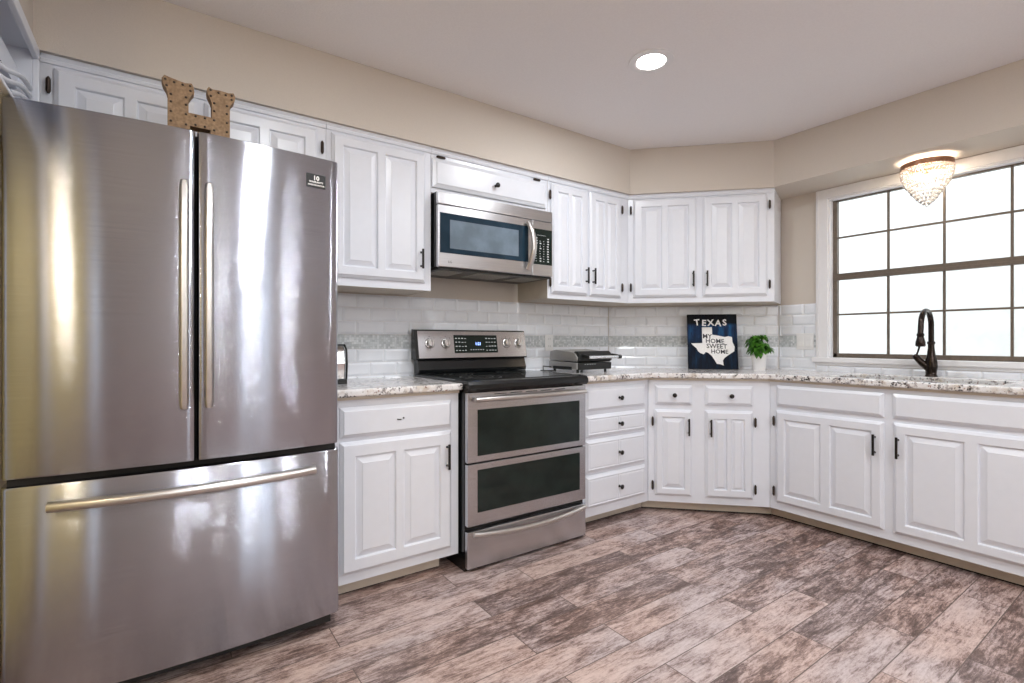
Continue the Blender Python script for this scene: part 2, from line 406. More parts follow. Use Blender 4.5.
    def obj(s, name, m=None, parent=None, smooth=0, bevel=0.0, loc=None, rotz=0):
        me = bpy.data.meshes.new(name)
        bmesh.ops.recalc_face_normals(s.bm, faces=s.bm.faces)
        if smooth:
            for f in s.bm.faces: f.smooth = True
        s.bm.to_mesh(me); s.bm.free()
        for x in (s.mats if s.mats else [m]): me.materials.append(x)
        if smooth: me.set_sharp_from_angle(angle=R(smooth))
        o = bpy.data.objects.new(name, me); COL.objects.link(o)
        if parent: o.parent = parent
        if loc: o.location = loc
        if rotz: o.rotation_euler = (0, 0, rotz)
        if bevel:
            b = o.modifiers.new('bevel', 'BEVEL'); b.width = bevel; b.segments = 2; b.limit_method = 'ANGLE'; b.angle_limit = R(40)
        return o

def thing(name, label, cat, loc=(0, 0, 0), rotz=0, group=None):
    o = bpy.data.objects.new(name, None); COL.objects.link(o)
    o.empty_display_size = 0.1; o.location = loc; o.rotation_euler = (0, 0, rotz)
    o['label'] = label; o['category'] = cat
    if group: o['group'] = group
    return o
def tag(o, label, cat, group=None):
    o['label'] = label; o['category'] = cat
    if group: o['group'] = group
    return o
def struct(o): o['kind'] = 'structure'; return o

# wall frames: A = range wall (local x = world x), B = diagonal wall, C = window wall; the room lies at local -y
FB = dict(loc=(2.917, 0, 0), rotz=R(-45))
FC = dict(loc=(3.81, -0.893, 0), rotz=R(-90))
def frameC(y): return -y - 0.893       # world y -> local x on wall C

# ------------------------------------------------------------------ room shell
BACK = -6.2
f = MB().use(M['floor']); f.face([(-3.2, BACK - .15, 0), (4.0, BACK - .15, 0), (4.0, 0.2, 0), (-3.2, 0.2, 0)])
struct(f.obj('floor'))
c = MB().use(M['ceil']); c.box(-3.2, 4.0, BACK - .15, 0.2, CEIL, CEIL + 0.1); struct(c.obj('ceiling'))
w = MB().use(M['wall']); w.prism([(-0.69, 0), (2.917, 0), (3.0, 0.2), (-0.69, 0.2)], 0, CEIL); struct(w.obj('wall_back'))
w = MB().use(M['wall']); w.prism([(2.917, 0), (3.81, -0.893), (4.1, -0.75), (3.0, 0.2)], 0, CEIL); struct(w.obj('wall_diagonal'))
# window wall, with the window opening left out
WY0, WY1, WZ0, WZ1 = -1.235, -2.47, 1.028, 2.135
w = MB().use(M['wall'])
w.box(3.81, 3.95, -0.893, WY0, 0, CEIL); w.box(3.81, 3.95, WY1, BACK, 0, CEIL)
w.box(3.81, 3.95, WY0, WY1, 0, WZ0); w.box(3.81, 3.95, WY0, WY1, WZ1, CEIL); struct(w.obj('wall_right'))
w = MB().use(M['wall_warmlit']); w.box(-0.83, -0.69, 0.2, -2.80, 0, CEIL); w.box(-3.0, -0.83, -2.66, -2.80, 0, CEIL); struct(w.obj('wall_left'))
w = MB().use(M['wall']); w.box(-3.15, -3.0, -2.66, BACK, 0, CEIL); struct(w.obj('wall_far_left'))
w = MB().use(M['wall'])
DX0, DX1 = 1.15, 2.0
w.box(-3.0, -1.75, BACK - .14, BACK, 0, CEIL); w.box(-1.35, DX0, BACK - .14, BACK, 0, CEIL); w.box(-1.75, -1.35, BACK - .14, BACK, 0, 0.3); w.box(-1.75, -1.35, BACK - .14, BACK, 2.12, CEIL); w.box(DX1, 3.81, BACK - .14, BACK, 0, CEIL); w.box(DX0, DX1, BACK - .14, BACK, 2.12, CEIL)
struct(w.obj('wall_front'))
# soffits
w = MB().use(M['wall'])
SB = 2.204
w.prism([(-0.69, 0), (-0.69, -1.7), (-0.378, -1.7), (-0.378, -0.362), (2.767, -0.362), (3.448, -1.043), (3.448, -3.6), (3.81, -3.6), (3.81, -0.893), (2.917, 0)], SB, CEIL - 0.001)
struct(w.obj('trim_1'))
# casing added at the left wall's end for a pale streak in the refrigerator
w = MB().use(M['trimw']); w.box(-0.86, -0.655, -2.801, -2.84, 0, 2.2); w.box(-0.69, -0.668, -2.70, -2.801, 0, 2.2); struct(w.obj('trim_4', bevel=0.003))
w = MB().use(M['trimw']); w.box(-0.69, -0.668, -1.80, -1.89, 0, 2.1); w.box(-0.69, -0.668, -1.0, -1.09, 0, 2.1); w.box(-0.69, -0.668, -1.0, -1.89, 2.1, 2.19); struct(w.obj('trim_7', bevel=0.003))  # added casing boards, placed to reflect as a pale streak in the refrigerator
w = MB().use(M['trimw']); w.box(-0.69, -0.675, -1.90, -2.69, 0, 0.09); struct(w.obj('baseboard_left', bevel=0.003))

# backsplash tiles: individually bevelled
def tile_run(mb, x0, x1, rows, phase, L=0.1597):
    for i, (z0, z1) in enumerate(rows):
        off = phase + (L / 2 if i % 2 else 0); k = math.floor((x0 - off) / L)
        while off + k * L < x1:
            a, b = max(x0, off + k * L), min(x1, off + (k + 1) * L)
            if b - a > 0.012:
                g = 0.0013; bev = min(0.012, (b - a) * .3, (z1 - z0) * .3)
                mb.rings_rect(a + g, b - g, z0 + g, z1 - g, [(0, -0.002), (0.0, -0.005), (bev, -0.010)])
            k += 1
RU = [(1.338, 1.414), (1.262, 1.338), (1.186, 1.262)]
RD = [(1.025, 1.101), (0.949, 1.025), (0.90, 0.949)]
def splash(name, x0, x1, xform, phase, full=True, strip=None):
    mb = MB()
    if full:
        mb.use(M['grout']).box(x0, x1, -0.004, -0.0005, 0.90, 1.414)
        mb.use(M['tile']); tile_run(mb, x0, x1, RU, phase); tile_run(mb, x0, x1, RD, phase)
        mb.use(M['mosaic']).box(x0, x1, -0.007, -0.001, 1.103, 1.184)
    if strip:
        a, b = strip
        mb.use(M['grout']).box(a, b, -0.004, -0.0005, 0.90, 0.976)
        mb.use(M['tile']); tile_run(mb, a, b, [(0.900, 0.976)], phase)
    struct(mb.obj(name, **xform))
splash('trim_2', 0.45, 2.913, {}, 0.905 - 0.1597 * 4)
splash('trim_3', 0.004, 1.259, FB, 0.05)
splash('trim_5', 0.004, frameC(-1.158), FC, 0.02, strip=(frameC(-1.158) + 0.0, frameC(-3.1)))

# window: casing, stool, bronze frame, muntins, panes
win = bpy.data.objects.new('window_1', None); COL.objects.link(win); win.location = FC['loc']; win.rotation_euler = (0, 0, FC['rotz']); struct(win)
cx = frameC
mb = MB().use(M['trimw'])
a0, a1 = cx(-1.160), cx(WY0); b0, b1 = cx(WY1), cx(-2.545)
mb.box(a0, a1, -0.020, 0.0, 0.998, SB - 0.002); mb.box(b0, b1, -0.020, 0, 0.99, SB - 0.002)
mb.box(a1, b0, -0.020, 0, WZ1, SB - 0.002)
mb.box(a1 - 0.002, a1 + 0.012, -0.010, 0.075, WZ0, WZ1); mb.box(b0 - 0.012, b0 + 0.002, -0.010, 0.075, WZ0, WZ1); mb.box(a1, b0, -0.010, 0.075, WZ1 - 0.012, WZ1 + 0.002)
mb.box(a0 + 0.012, a0 + 0.020, -0.026, -0.02, 1.03, SB - 0.01)
mb.obj('window_casing', parent=win, bevel=0.003)
mb = MB().use(M['trimw']); mb.box(a0 - 0.02, b1 + 0.02, -0.035, 0.075, 0.998, 1.032); mb.box(a0, b1, -0.016, 0, 0.978, 0.998)
mb.obj('window_sill', parent=win, bevel=0.004)
fx0, fx1, fz0, fz1 = cx(-1.250), cx(-2.452), 1.032, WZ1 - 0.012
mb = MB().use(M['frame'])
mb.box(fx0 - 0.003, fx0 + 0.022, 0.040, 0.075, fz0, fz1); mb.box(fx1 - 0.022, fx1 + 0.003, 0.040, 0.075, fz0, fz1)
mb.box(fx0, fx1, 0.040, 0.075, fz0, fz0 + 0.030); mb.box(fx0, fx1, 0.040, 0.075, fz1 - 0.008, fz1)
mb.box(fx0, fx1, 0.034, 0.070, 1.568, 1.590); mb.box(fx0, fx1, 0.044, 0.075, 1.590, 1.614)
mb.obj('window_frame', parent=win, bevel=0.0015)
mb = MB().use(M['frame'])
for yy in (-1.567, -1.851, -2.145):
    mb.box(cx(yy) - 0.006, cx(yy) + 0.006, 0.050, 0.066, fz0 + 0.03, 1.568); mb.box(cx(yy) - 0.006, cx(yy) + 0.006, 0.052, 0.068, 1.614, fz1 - 0.008)
for zz in (1.330, 1.864): mb.box(fx0 + 0.02, fx1 - 0.02, 0.051, 0.067, zz - 0.006, zz + 0.006)
mb.obj('muntin', parent=win)
mb = MB().use(M['pane']); mb.face([(fx0, 0.060, fz0), (fx1, 0.060, fz0), (fx1, 0.060, fz1), (fx0, 0.060, fz1)]); mb.obj('window_pane', parent=win)
# outside: pale garden wall and ground
mb = MB().use(M['stucco']); mb.box(5.3, 5.45, -5.0, 2.5, -0.2, 2.9); struct(mb.obj('wall_outside'))
mb = MB().use(M['gravel']); mb.face([(3.96, -9, -0.2), (9, -9, -0.2), (9, 4, -0.2), (3.96, 4, -0.2)]); mb.face([(-4, -11, -0.1), (3.9, -11, -0.1), (3.9, BACK - .16, -0.1), (-4, BACK - .16, -0.1)]); struct(mb.obj('trim_6'))
w2 = bpy.data.objects.new('added_window', None); COL.objects.link(w2); w2.location = (-1.55, BACK - 0.05, 0); struct(w2)  # added narrow window, a bright strip for the refrigerator to reflect
mb = MB().use(M['trimw'])
for a_ in (-0.2, 0.16): mb.box(a_, a_ + 0.04, -0.03, 0.06, 0.3, 2.12)
mb.box(-0.2, 0.2, -0.03, 0.06, 2.08, 2.12); mb.box(-0.2, 0.2, -0.03, 0.06, 0.3, 0.34); mb.obj('window_frame', parent=w2)
mb = MB().use(M['pane']); mb.face([(-0.2, 0, 0.3), (0.2, 0, 0.3), (0.2, 0, 2.12), (-0.2, 0, 2.12)]); mb.obj('window_pane', parent=w2)
# added patio door behind the camera: daylight fill and a bright refrigerator streak
dr = bpy.data.objects.new('added_patio_door', None); COL.objects.link(dr); dr.location = (DX0, BACK - 0.05, 0); struct(dr)
mb = MB().use(M['trimw']); DW = DX1 - DX0
for a in (0, DW / 2 - 0.04, DW - 0.06): mb.box(a, a + 0.06, -0.03, 0.03, 0, 2.12)
mb.box(0, DW, -0.03, 0.03, 2.05, 2.12); mb.box(0, DW, -0.03, 0.03, 0, 0.08); mb.obj('door_frame', parent=dr, bevel=0.003)
mb = MB().use(M['pane']); mb.face([(0, 0, 0), (DW, 0, 0), (DW, 0, 2.1), (0, 0, 2.1)]); mb.obj('door_pane', parent=dr)

# ------------------------------------------------------------------ cabinet builders
def rect_door(x0, x1, z0, z1, yf, panels, lip=0.014, deep=0.011, flat=False):
    mb = MB()
    mb.rings_rect(x0, x1, z0, z1, [(0, yf + 0.020), (0, yf + 0.012), (lip * 0.35, yf + 0.0085), (lip * 0.75, yf + 0.0045), (lip, yf + 0.0005), (lip + 0.002, yf)], fill=False)
    mb.face([(x0, yf + 0.02, z0), (x0, yf + 0.02, z1), (x1, yf + 0.02, z1), (x1, yf + 0.02, z0)])
    fx0, fx1, fz0, fz1 = x0 + lip + .002, x1 - lip - .002, z0 + lip + .002, z1 - lip - .002
    xs = sorted({fx0, fx1} | {p[0] for p in panels} | {p[1] for p in panels})
    zs = sorted({fz0, fz1} | {p[2] for p in panels} | {p[3] for p in panels})
    for i in range(len(xs) - 1):
        for j in range(len(zs) - 1):
            mx, mz = (xs[i] + xs[i + 1]) / 2, (zs[j] + zs[j + 1]) / 2
            if any(p[0] < mx < p[1] and p[2] < mz < p[3] for p in panels): continue
            mb.face([(xs[i], yf, zs[j]), (xs[i + 1], yf, zs[j]), (xs[i + 1], yf, zs[j + 1]), (xs[i], yf, zs[j + 1])])
    for p in panels:
        wd = min(p[1] - p[0], p[3] - p[2])
        if flat: pr_ = [(0, yf), (0.003, yf + 0.0022), (0.006, yf + 0.0022), (0.012, yf + 0.0002)]
        else:
            e = min(0.036, wd * 0.30)
            pr_ = [(0, yf), (0.003, yf + 0.003), (0.005, yf + deep), (0.009, yf + deep), (e - 0.003, yf + 0.002), (e - 0.002, yf + 0.0005), (e, yf)]
        mb.rings_rect(*p, pr_)
    bmesh.ops.remove_doubles(mb.bm, verts=mb.bm.verts, dist=0.0002)
    return mb
def door(parent, x0, x1, z0, z1, yf, np=2, handle=None, hz=None, hinge=None, hzs=None, name='door', marg=0.048, mid=0.040, bottom=None):
    """handle: local x of bar pull; hinge: local x of the hinges"""
    bz = bottom or marg
    W_ = (x1 - x0 - 2 * marg - (np - 1) * mid) / np
    pans = [(x0 + marg + i * (W_ + mid), x0 + marg + i * (W_ + mid) + W_, z0 + bz, z1 - marg) for i in range(np)]
    d = rect_door(x0, x1, z0, z1, yf, pans).obj(name, M['cab'], parent)
    if handle is not None:
        za, zb = hz; h = MB().use(M['bronze'])
        h.box(handle - 0.0055, handle + 0.0055, yf - 0.030, yf - 0.021, za, zb)
        for zz in (za + 0.016, zb - 0.016): h.lathe([(0.007, 0), (0.0045, 0.006), (0.0045, 0.024)], (handle, yf, zz), 8, 'y')
        h.obj('handle', parent=d, bevel=0.0015)
    if hinge is not None:
        for zz in hzs: hinge_part(d, hinge, yf, zz)
    return d
def hinge_part(parent, x, yf, z, horiz=False):
    h = MB().use(M['hinge'])
    if horiz: h.tube([(x - 0.028, yf + 0.008, z), (x - 0.022, yf + 0.006, z), (x + 0.022, yf + 0.006, z), (x + 0.028, yf + 0.008, z)], [0.003, 0.007, 0.007, 0.003], 8)
    else:
        h.tube([(x, yf + 0.010, z - 0.031), (x, yf + 0.007, z - 0.022), (x, yf + 0.007, z + 0.022), (x, yf + 0.010, z + 0.031)], [0.003, 0.0075, 0.0075, 0.003], 8)
        h.tube([(x, yf + 0.001, z - 0.018), (x, yf + 0.001, z + 0.018)], 0.0035, 6)
    h.obj('hinge', parent=parent, smooth=40)
def knob_part(parent, x, yf, z):
    k = MB().use(M['bronze']); k.lathe([(0.009, 0), (0.0055, 0.004), (0.005, 0.014), (0.010, 0.018), (0.0145, 0.022), (0.0145, 0.027), (0.009, 0.031), (0.002, 0.032)], (x, yf, z), 14, 'y')
    k.obj('knob', parent=parent, smooth=50)
def drawer(parent, x0, x1, z0, z1, yf, split=None, knob=None, name='drawer'):
    m = 0.020; pans = []
    if split: pans = [(x0 + m, split - 0.004, z0 + m, z1 - m), (split + 0.004, x1 - m, z0 + m, z1 - m)]
    d = rect_door(x0, x1, z0, z1, yf, pans, lip=0.016, flat=True).obj(name, M['cab'], parent)
    if knob: knob_part(d, knob, yf, (z0 + z1) / 2 + 0.0)
    return d

BASE_GROUP = 'white base cabinets'
WALL_GROUP = 'white wall cabinets'
ZC = 0.937
def base_carcass(t, poly_body, poly_toe, toe_len=None, z1=0.888, z_strip=None):
    mb = MB().use(M['cab']); mb.prism(poly_body, 0.08, z1); mb.obj('carcass', parent=t)
    mb = MB().use(M['dark']); mb.prism(poly_toe[1], 0.0, 0.0795); mb.obj('plinth', parent=t)
    mb = MB().use(M['toe']); mb.prism(poly_toe[0], 0.012, 0.0795); o = mb.obj('toe_kick', parent=t); o['label'] = 'beige painted toe kick'

# A left base cabinet between refrigerator and range
t = thing('base_cabinet', 'white base cabinet between the refrigerator and the range, one drawer over one door', 'cabinet', group=None)
base_carcass(t, [(0.600, -0.003), (1.224, -0.003), (1.224, -0.61), (0.600, -0.61)], ([(0.601, -0.545), (1.150, -0.545), (1.150, -0.530), (0.601, -0.530)], [(0.605, -0.003), (1.150, -0.003), (1.150, -0.528), (0.605, -0.528)]))
d = drawer(t, 0.636, 1.180, 0.722, 0.855, -0.63)
mb = MB().use(M['bronze']); mb.tube([(0.893, -0.630, 0.787), (0.898, -0.634, 0.786), (0.912, -0.632, 0.784)], 0.0022, 6); mb.lathe([(0.004, 0), (0.004, 0.003)], (0.924, -0.630, 0.790), 8, 'y')
o = mb.obj('screw', parent=d); o['label'] = 'bare dark screws where the knob is missing'
door(t, 0.636, 1.180, 0.124, 0.703, -0.63, 2, handle=1.151, hz=(0.520, 0.643), marg=0.062, mid=0.036)

# A right drawer bank
t = thing('base_cabinet', 'white base cabinet with four knobbed drawers right of the range', 'cabinet')
base_carcass(t, [(2.040, -0.003), (2.912, -0.003), (2.6595, -0.61), (2.040, -0.61)], ([(2.040, -0.530), (2.040, -0.515), (2.699, -0.515), (2.6925, -0.530)], [(2.045, -0.003), (2.905, -0.003), (2.695, -0.513), (2.045, -0.513)]))
for i, (z0, z1) in enumerate([(0.722, 0.860), (0.563, 0.695), (0.350, 0.545), (0.134, 0.330)]):
    drawer(t, 2.085, 2.622, z0, z1, -0.63, split=(2.368 if i else None), knob=2.368)

# B diagonal base cabinet
t = thing('base_cabinet', 'white diagonal corner base cabinet with two small drawers over two narrow doors', 'cabinet', **FB)
k = 0.4142
base_carcass(t, [(0.005, -0.003), (1.258, -0.003), (1.0095, -0.61), (0.2535, -0.61)], ([(0.5, -0.530), (0.2205, -0.530), (0.2145, -0.515), (1.0485, -0.515), (1.0425, -0.530)], [(0.01, -0.003), (1.25, -0.003), (1.047, -0.513), (0.216, -0.513)]))
drawer(t, 0.295, 0.530, 0.728, 0.855, -0.63, knob=0.418); drawer(t, 0.614, 0.906, 0.728, 0.855, -0.63, knob=0.770)
door(t, 0.295, 0.530, 0.126, 0.692, -0.63, 1, handle=0.508, hz=(0.528, 0.640), hinge=0.281, hzs=(0.614, 0.190), marg=0.045)
door(t, 0.614, 0.906, 0.126, 0.692, -0.63, 2, handle=0.645, hz=(0.526, 0.638), hinge=0.920, hzs=(0.622, 0.190), marg=0.050, mid=0.022)

# C sink base
CL = frameC(-2.47)
t = thing('sink_base_cabinet', 'long white sink base cabinet under the window with two wide doors', 'cabinet', **FC)
# hollow body so that the basin can hang in it
mb = MB().use(M['cab'])
mb.prism([(0.2535, -0.61), (0.262, -0.590), (CL, -0.590), (CL, -0.61)], 0.08, 0.888)
mb.box(0.02, CL, -0.02, -0.003, 0.08, 0.888); mb.box(CL - 0.018, CL, -0.59, -0.02, 0.08, 0.888); mb.box(0.262, CL - 0.018, -0.59, -0.02, 0.08, 0.10)
mb.obj('carcass', parent=t)
mb = MB().use(M['dark']); mb.prism([(0.216, -0.513), (0.01, -0.01), (CL - .01, -0.01), (CL - .01, -0.513)], 0, 0.0795); mb.obj('plinth', parent=t)
mb = MB().use(M['toe']); mb.prism([(0.2205, -0.530), (0.2145, -0.515), (CL, -0.515), (CL, -0.530)], 0.012, 0.0795); o = mb.obj('toe_kick', parent=t); o['label'] = 'beige painted toe kick'
yf = -0.63
for (x0, x1) in ((0.300, 0.874), (0.914, 1.540)):
    drawer(t, x0, x1, 0.736, 0.866, yf, name='false_drawer_front')
door(t, 0.296, 0.874, 0.128, 0.709, yf, 2, handle=0.836, hz=(0.527, 0.642), hinge=0.283, hzs=(0.640, 0.196), marg=0.052, mid=0.046)
door(t, 0.918, 1.545, 0.128, 0.712, yf, 2, handle=0.941, hz=(0.529, 0.642), marg=0.052, mid=0.046)

# ---- wall cabinets
UZ0, UZ1 = 1.421, SB - 0.001
def upper(name, label, poly, z0, loc=(0, 0, 0), rotz=0, side=False):
    t = thing(name, label, 'cabinet', loc=loc, rotz=rotz)
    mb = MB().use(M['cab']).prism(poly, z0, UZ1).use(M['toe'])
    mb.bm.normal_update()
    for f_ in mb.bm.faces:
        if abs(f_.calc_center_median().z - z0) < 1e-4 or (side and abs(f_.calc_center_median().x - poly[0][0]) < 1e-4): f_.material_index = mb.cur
    mb.obj('carcass', parent=t)
    return t
def crown(t, x0, x1, y=-0.33, z=UZ1, e0=0, e1=0):
    mb = MB().use(M['cab'])
    prof = [(0, -0.030), (-0.008, -0.030), (-0.012, -0.018), (-0.006, -0.014), (-0.014, -0.002), (-0.014, 0.0), (0, 0.0)]
    mb.loft([[(x0 + p[0] * e0, y + p[0], z + p[1]) for p in prof], [(x1 + p[0] * e1, y + p[0], z + p[1]) for p in prof]])
    mb.obj('top_moulding', parent=t)
UY = -0.352
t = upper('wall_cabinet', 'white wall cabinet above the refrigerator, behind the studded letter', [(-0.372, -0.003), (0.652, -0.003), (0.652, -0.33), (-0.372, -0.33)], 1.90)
crown(t, -0.372, 0.652, e0=-1)
door(t, -0.325, 0.128, 1.925, 2.160, UY, 2, hinge=-0.340, hzs=(2.090,), marg=0.058, mid=0.036)
door(t, 0.150, 0.610, 1.925, 2.160, UY, 2, hinge=0.632, hzs=(2.075,), marg=0.055, mid=0.036)
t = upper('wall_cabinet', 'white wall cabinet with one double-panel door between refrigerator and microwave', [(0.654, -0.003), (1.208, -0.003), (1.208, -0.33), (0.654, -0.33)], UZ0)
crown(t, 0.654, 1.208)
door(t, 0.676, 1.170, 1.462, 2.160, UY, 2, handle=1.141, hz=(1.533, 1.638), marg=0.052, mid=0.036)
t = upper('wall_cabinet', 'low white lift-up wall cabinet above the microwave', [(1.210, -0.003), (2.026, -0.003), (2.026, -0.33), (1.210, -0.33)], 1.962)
crown(t, 1.210, 2.026)
d = rect_door(1.214, 2.008, 1.990, 2.150, UY, [], lip=0.022).obj('door', M['cab'], t)
hinge_part(d, 1.262, UY, 2.158, True); hinge_part(d, 1.930, UY, 2.158, True); knob_part(d, 1.618, UY, 2.062)
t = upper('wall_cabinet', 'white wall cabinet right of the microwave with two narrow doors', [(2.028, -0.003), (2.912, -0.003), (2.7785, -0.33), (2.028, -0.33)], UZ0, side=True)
crown(t, 2.028, 2.7785, e1=-k)
door(t, 2.052, 2.365, 1.455, 2.162, UY, 2, handle=2.345, hz=(1.532, 1.640), hinge=2.040, hzs=(2.085, 1.525), marg=0.048, mid=0.026)
door(t, 2.388, 2.692, 1.455, 2.162, UY, 2, handle=2.408, hz=(1.532, 1.640), hinge=2.706, hzs=(2.085, 1.528), marg=0.048, mid=0.026)
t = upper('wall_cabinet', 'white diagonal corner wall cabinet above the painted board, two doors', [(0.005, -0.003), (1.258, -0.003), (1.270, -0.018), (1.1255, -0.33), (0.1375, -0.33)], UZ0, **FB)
crown(t, 0.1375, 1.1255, e0=k)
door(t, 0.172, 0.612, 1.462, 2.168, UY, 2, handle=0.584, hz=(1.530, 1.640), hinge=0.156, hzs=(2.092, 1.532), marg=0.055, mid=0.036)
door(t, 0.652, 1.078, 1.462, 2.168, UY, 2, handle=0.676, hz=(1.530, 1.640), hinge=1.092, hzs=(2.092, 1.540), marg=0.055, mid=0.036)

# left wall cabinet: open front over a rack of curved slats
t = thing('open_wall_cabinet', 'white open wall cabinet with a rack of curved slats, left of the refrigerator top', 'cabinet')
mb = MB().use(M['cab'])
X0, X1, Y0, Y1 = -0.688, -0.378, -0.366, -1.66
Y1 = -1.20; ZB = 1.880
mb.box(X0, X1, Y0, Y1, 2.185, 2.202); mb.box(X0, X1, Y1 + 0.018, Y1, ZB, 2.185); mb.box(X0, X1, Y0, Y0 - 0.018, ZB, 2.185)
mb.box(X0, X1, Y0, Y1, ZB - 0.012, ZB); mb.box(-0.44, -0.415, Y0 - 0.02, Y1 + 0.02, 2.035, 2.110)
mb.obj('carcass', parent=t)
mb = MB().use(M['wall']); mb.box(X0, X0 + 0.01, Y0 - 0.02, Y1 + 0.02, ZB, 2.18); o = mb.obj('back_board', parent=t); o['label'] = 'beige back board'
mb = MB().use(M['cab'])
mb.box(X1, X1 + 0.018, Y0, Y1, 2.160, 2.202); mb.box(X1, X1 + 0.018, Y0, Y0 - 0.014, ZB - 0.012, 2.160)
mb.box(X1, X1 + 0.018, Y1 + 0.05, Y1, ZB - 0.012, 2.160); mb.box(X1, X1 + 0.018, Y0 - 0.014, Y1, ZB - 0.012, ZB)
mb.obj('face_frame', parent=t, bevel=0.003)
for i in range(7):
    mb = MB().use(M['cab']); zt = 2.040 - i * 0.031; pts = []
    for j in range(19):
        u = j / 18; y = -0.386 - u * 0.770; z = zt + 0.008 - 0.185 * u + 0.010 * math.sin(u * PI * 2.6)
        if z < ZB + 0.012: break
        pts.append((-0.382 + 0.008 * math.sin(u * PI), y, z))
    if len(pts) > 2: mb.tube(pts, 0.0078, 8); mb.obj('slat', parent=t, smooth=50)

# ------------------------------------------------------------------ countertops
def slab(mb, pts, z0, z1):
    mb.prism(pts, z0, z1)
t = MB().use(M['granite']); t.prism([(0.580, -0.012), (1.232, -0.012), (1.232, -0.650), (0.580, -0.650)], 0.903, ZC)
o = t.obj('countertop', bevel=0.008); tag(o, 'short speckled granite countertop between the refrigerator and the range', 'countertop')
mb = MB().use(M['toe']); mb.box(0.600, 1.222, -0.625, -0.02, 0.8885, 0.9025); s_ = mb.obj('build_up_strip', parent=o); s_['label'] = 'beige strip under the granite'
# long counter: outline with sink cut-out, split into quads around the hole
mb = MB().use(M['granite'])
cA = (2.9095, -0.012); cB = (3.798, -0.9005)
ring_o = [(2.040, -0.012), cA, cB, (3.798, -2.50), (3.163, -2.50), (3.163, -1.1595), (2.6435, -0.650), (2.040, -0.650)]
SX0, SX1, SY0, SY1 = 3.262, 3.655, -1.46, -2.20
def hole(z):
    pts = []
    r_ = 0.05
    for (x, y, a0) in ((SX1 - r_, SY0 - r_, 0), (SX0 + r_, SY0 - r_, 90), (SX0 + r_, SY1 + r_, 180), (SX1 - r_, SY1 + r_, 270)):
        for q in range(5):
            a = R(a0 + q * 22.5); pts.append((x + r_ * math.cos(a), y + r_ * math.sin(a), z))
    return pts
def fill_with_hole(z, flip):
    vo = [mb.bm.verts.new((x, y, z)) for x, y in ring_o]; vh = [mb.bm.verts.new(p) for p in hole(z)]
    ed = [mb.bm.edges.new((vo[i], vo[(i + 1) % len(vo)])) for i in range(len(vo))] + [mb.bm.edges.new((vh[i], vh[(i + 1) % len(vh)])) for i in range(len(vh))]
    bmesh.ops.triangle_fill(mb.bm, use_beauty=True, use_dissolve=False, edges=ed)
    return vo, vh
to, th = fill_with_hole(ZC, False); bo, bh = fill_with_hole(0.903, True)
for a, b in ((to, bo), (th, bh)):
    n = len(a)
    for i in range(n): mb.bm.faces.new((a[i], a[(i + 1) % n], b[(i + 1) % n], b[i]))
o = mb.obj('countertop', bevel=0.008); tag(o, 'long speckled granite countertop running from the range past the window sink', 'countertop')
mb = MB().use(M['toe'])
mb.prism([(2.045, -0.625), (2.654, -0.625), (2.660, -0.600), (2.045, -0.600)], 0.8885, 0.9025)
mb.prism([(2.654, -0.625), (3.188, -1.159), (3.21, -1.145), (2.672, -0.607)], 0.8885, 0.9025)
mb.prism([(3.188, -1.159), (3.21, -1.145), (3.21, -2.46), (3.188, -2.46)], 0.8885, 0.9025)
s_ = mb.obj('build_up_strip', parent=o); s_['label'] = 'beige strip under the granite'
# basin
t = thing('kitchen_sink', 'undermount steel sink basin let into the granite below the window', 'sink', (3.4585, -1.83, 0.903))
mb = MB().use(M['steelbar'])
hx, hy = (SX1 - SX0) / 2 + 0.006, (SY0 - SY1) / 2 + 0.006
def rr(hx, hy, r_, z):
    pts = []
    for sx, sy, a0 in ((1, 1, 0), (-1, 1, 90), (-1, -1, 180), (1, -1, 270)):
        for q in range(5):
            a = R(a0 + q * 22.5); pts.append((sx * (hx - r_) + r_ * math.cos(a), sy * (hy - r_) + r_ * math.sin(a), z))
    return pts
mb.loft([rr(hx + 0.02, hy + 0.02, 0.06, -0.001), rr(hx, hy, 0.05, -0.001), rr(hx - 0.004, hy - 0.004, 0.05, -0.17), rr(hx - 0.03, hy - 0.03, 0.05, -0.19), rr(0.04, 0.04, 0.03, -0.195)], cap=False)
mb.obj('basin', parent=t, smooth=40)
mb = MB().use(M['chrome']); mb.lathe([(0.045, 0.0), (0.04, 0.003), (0.02, -0.003), (0.001, -0.003)], (0, 0, -0.1955), 20); mb.obj('drain', parent=t, smooth=40)

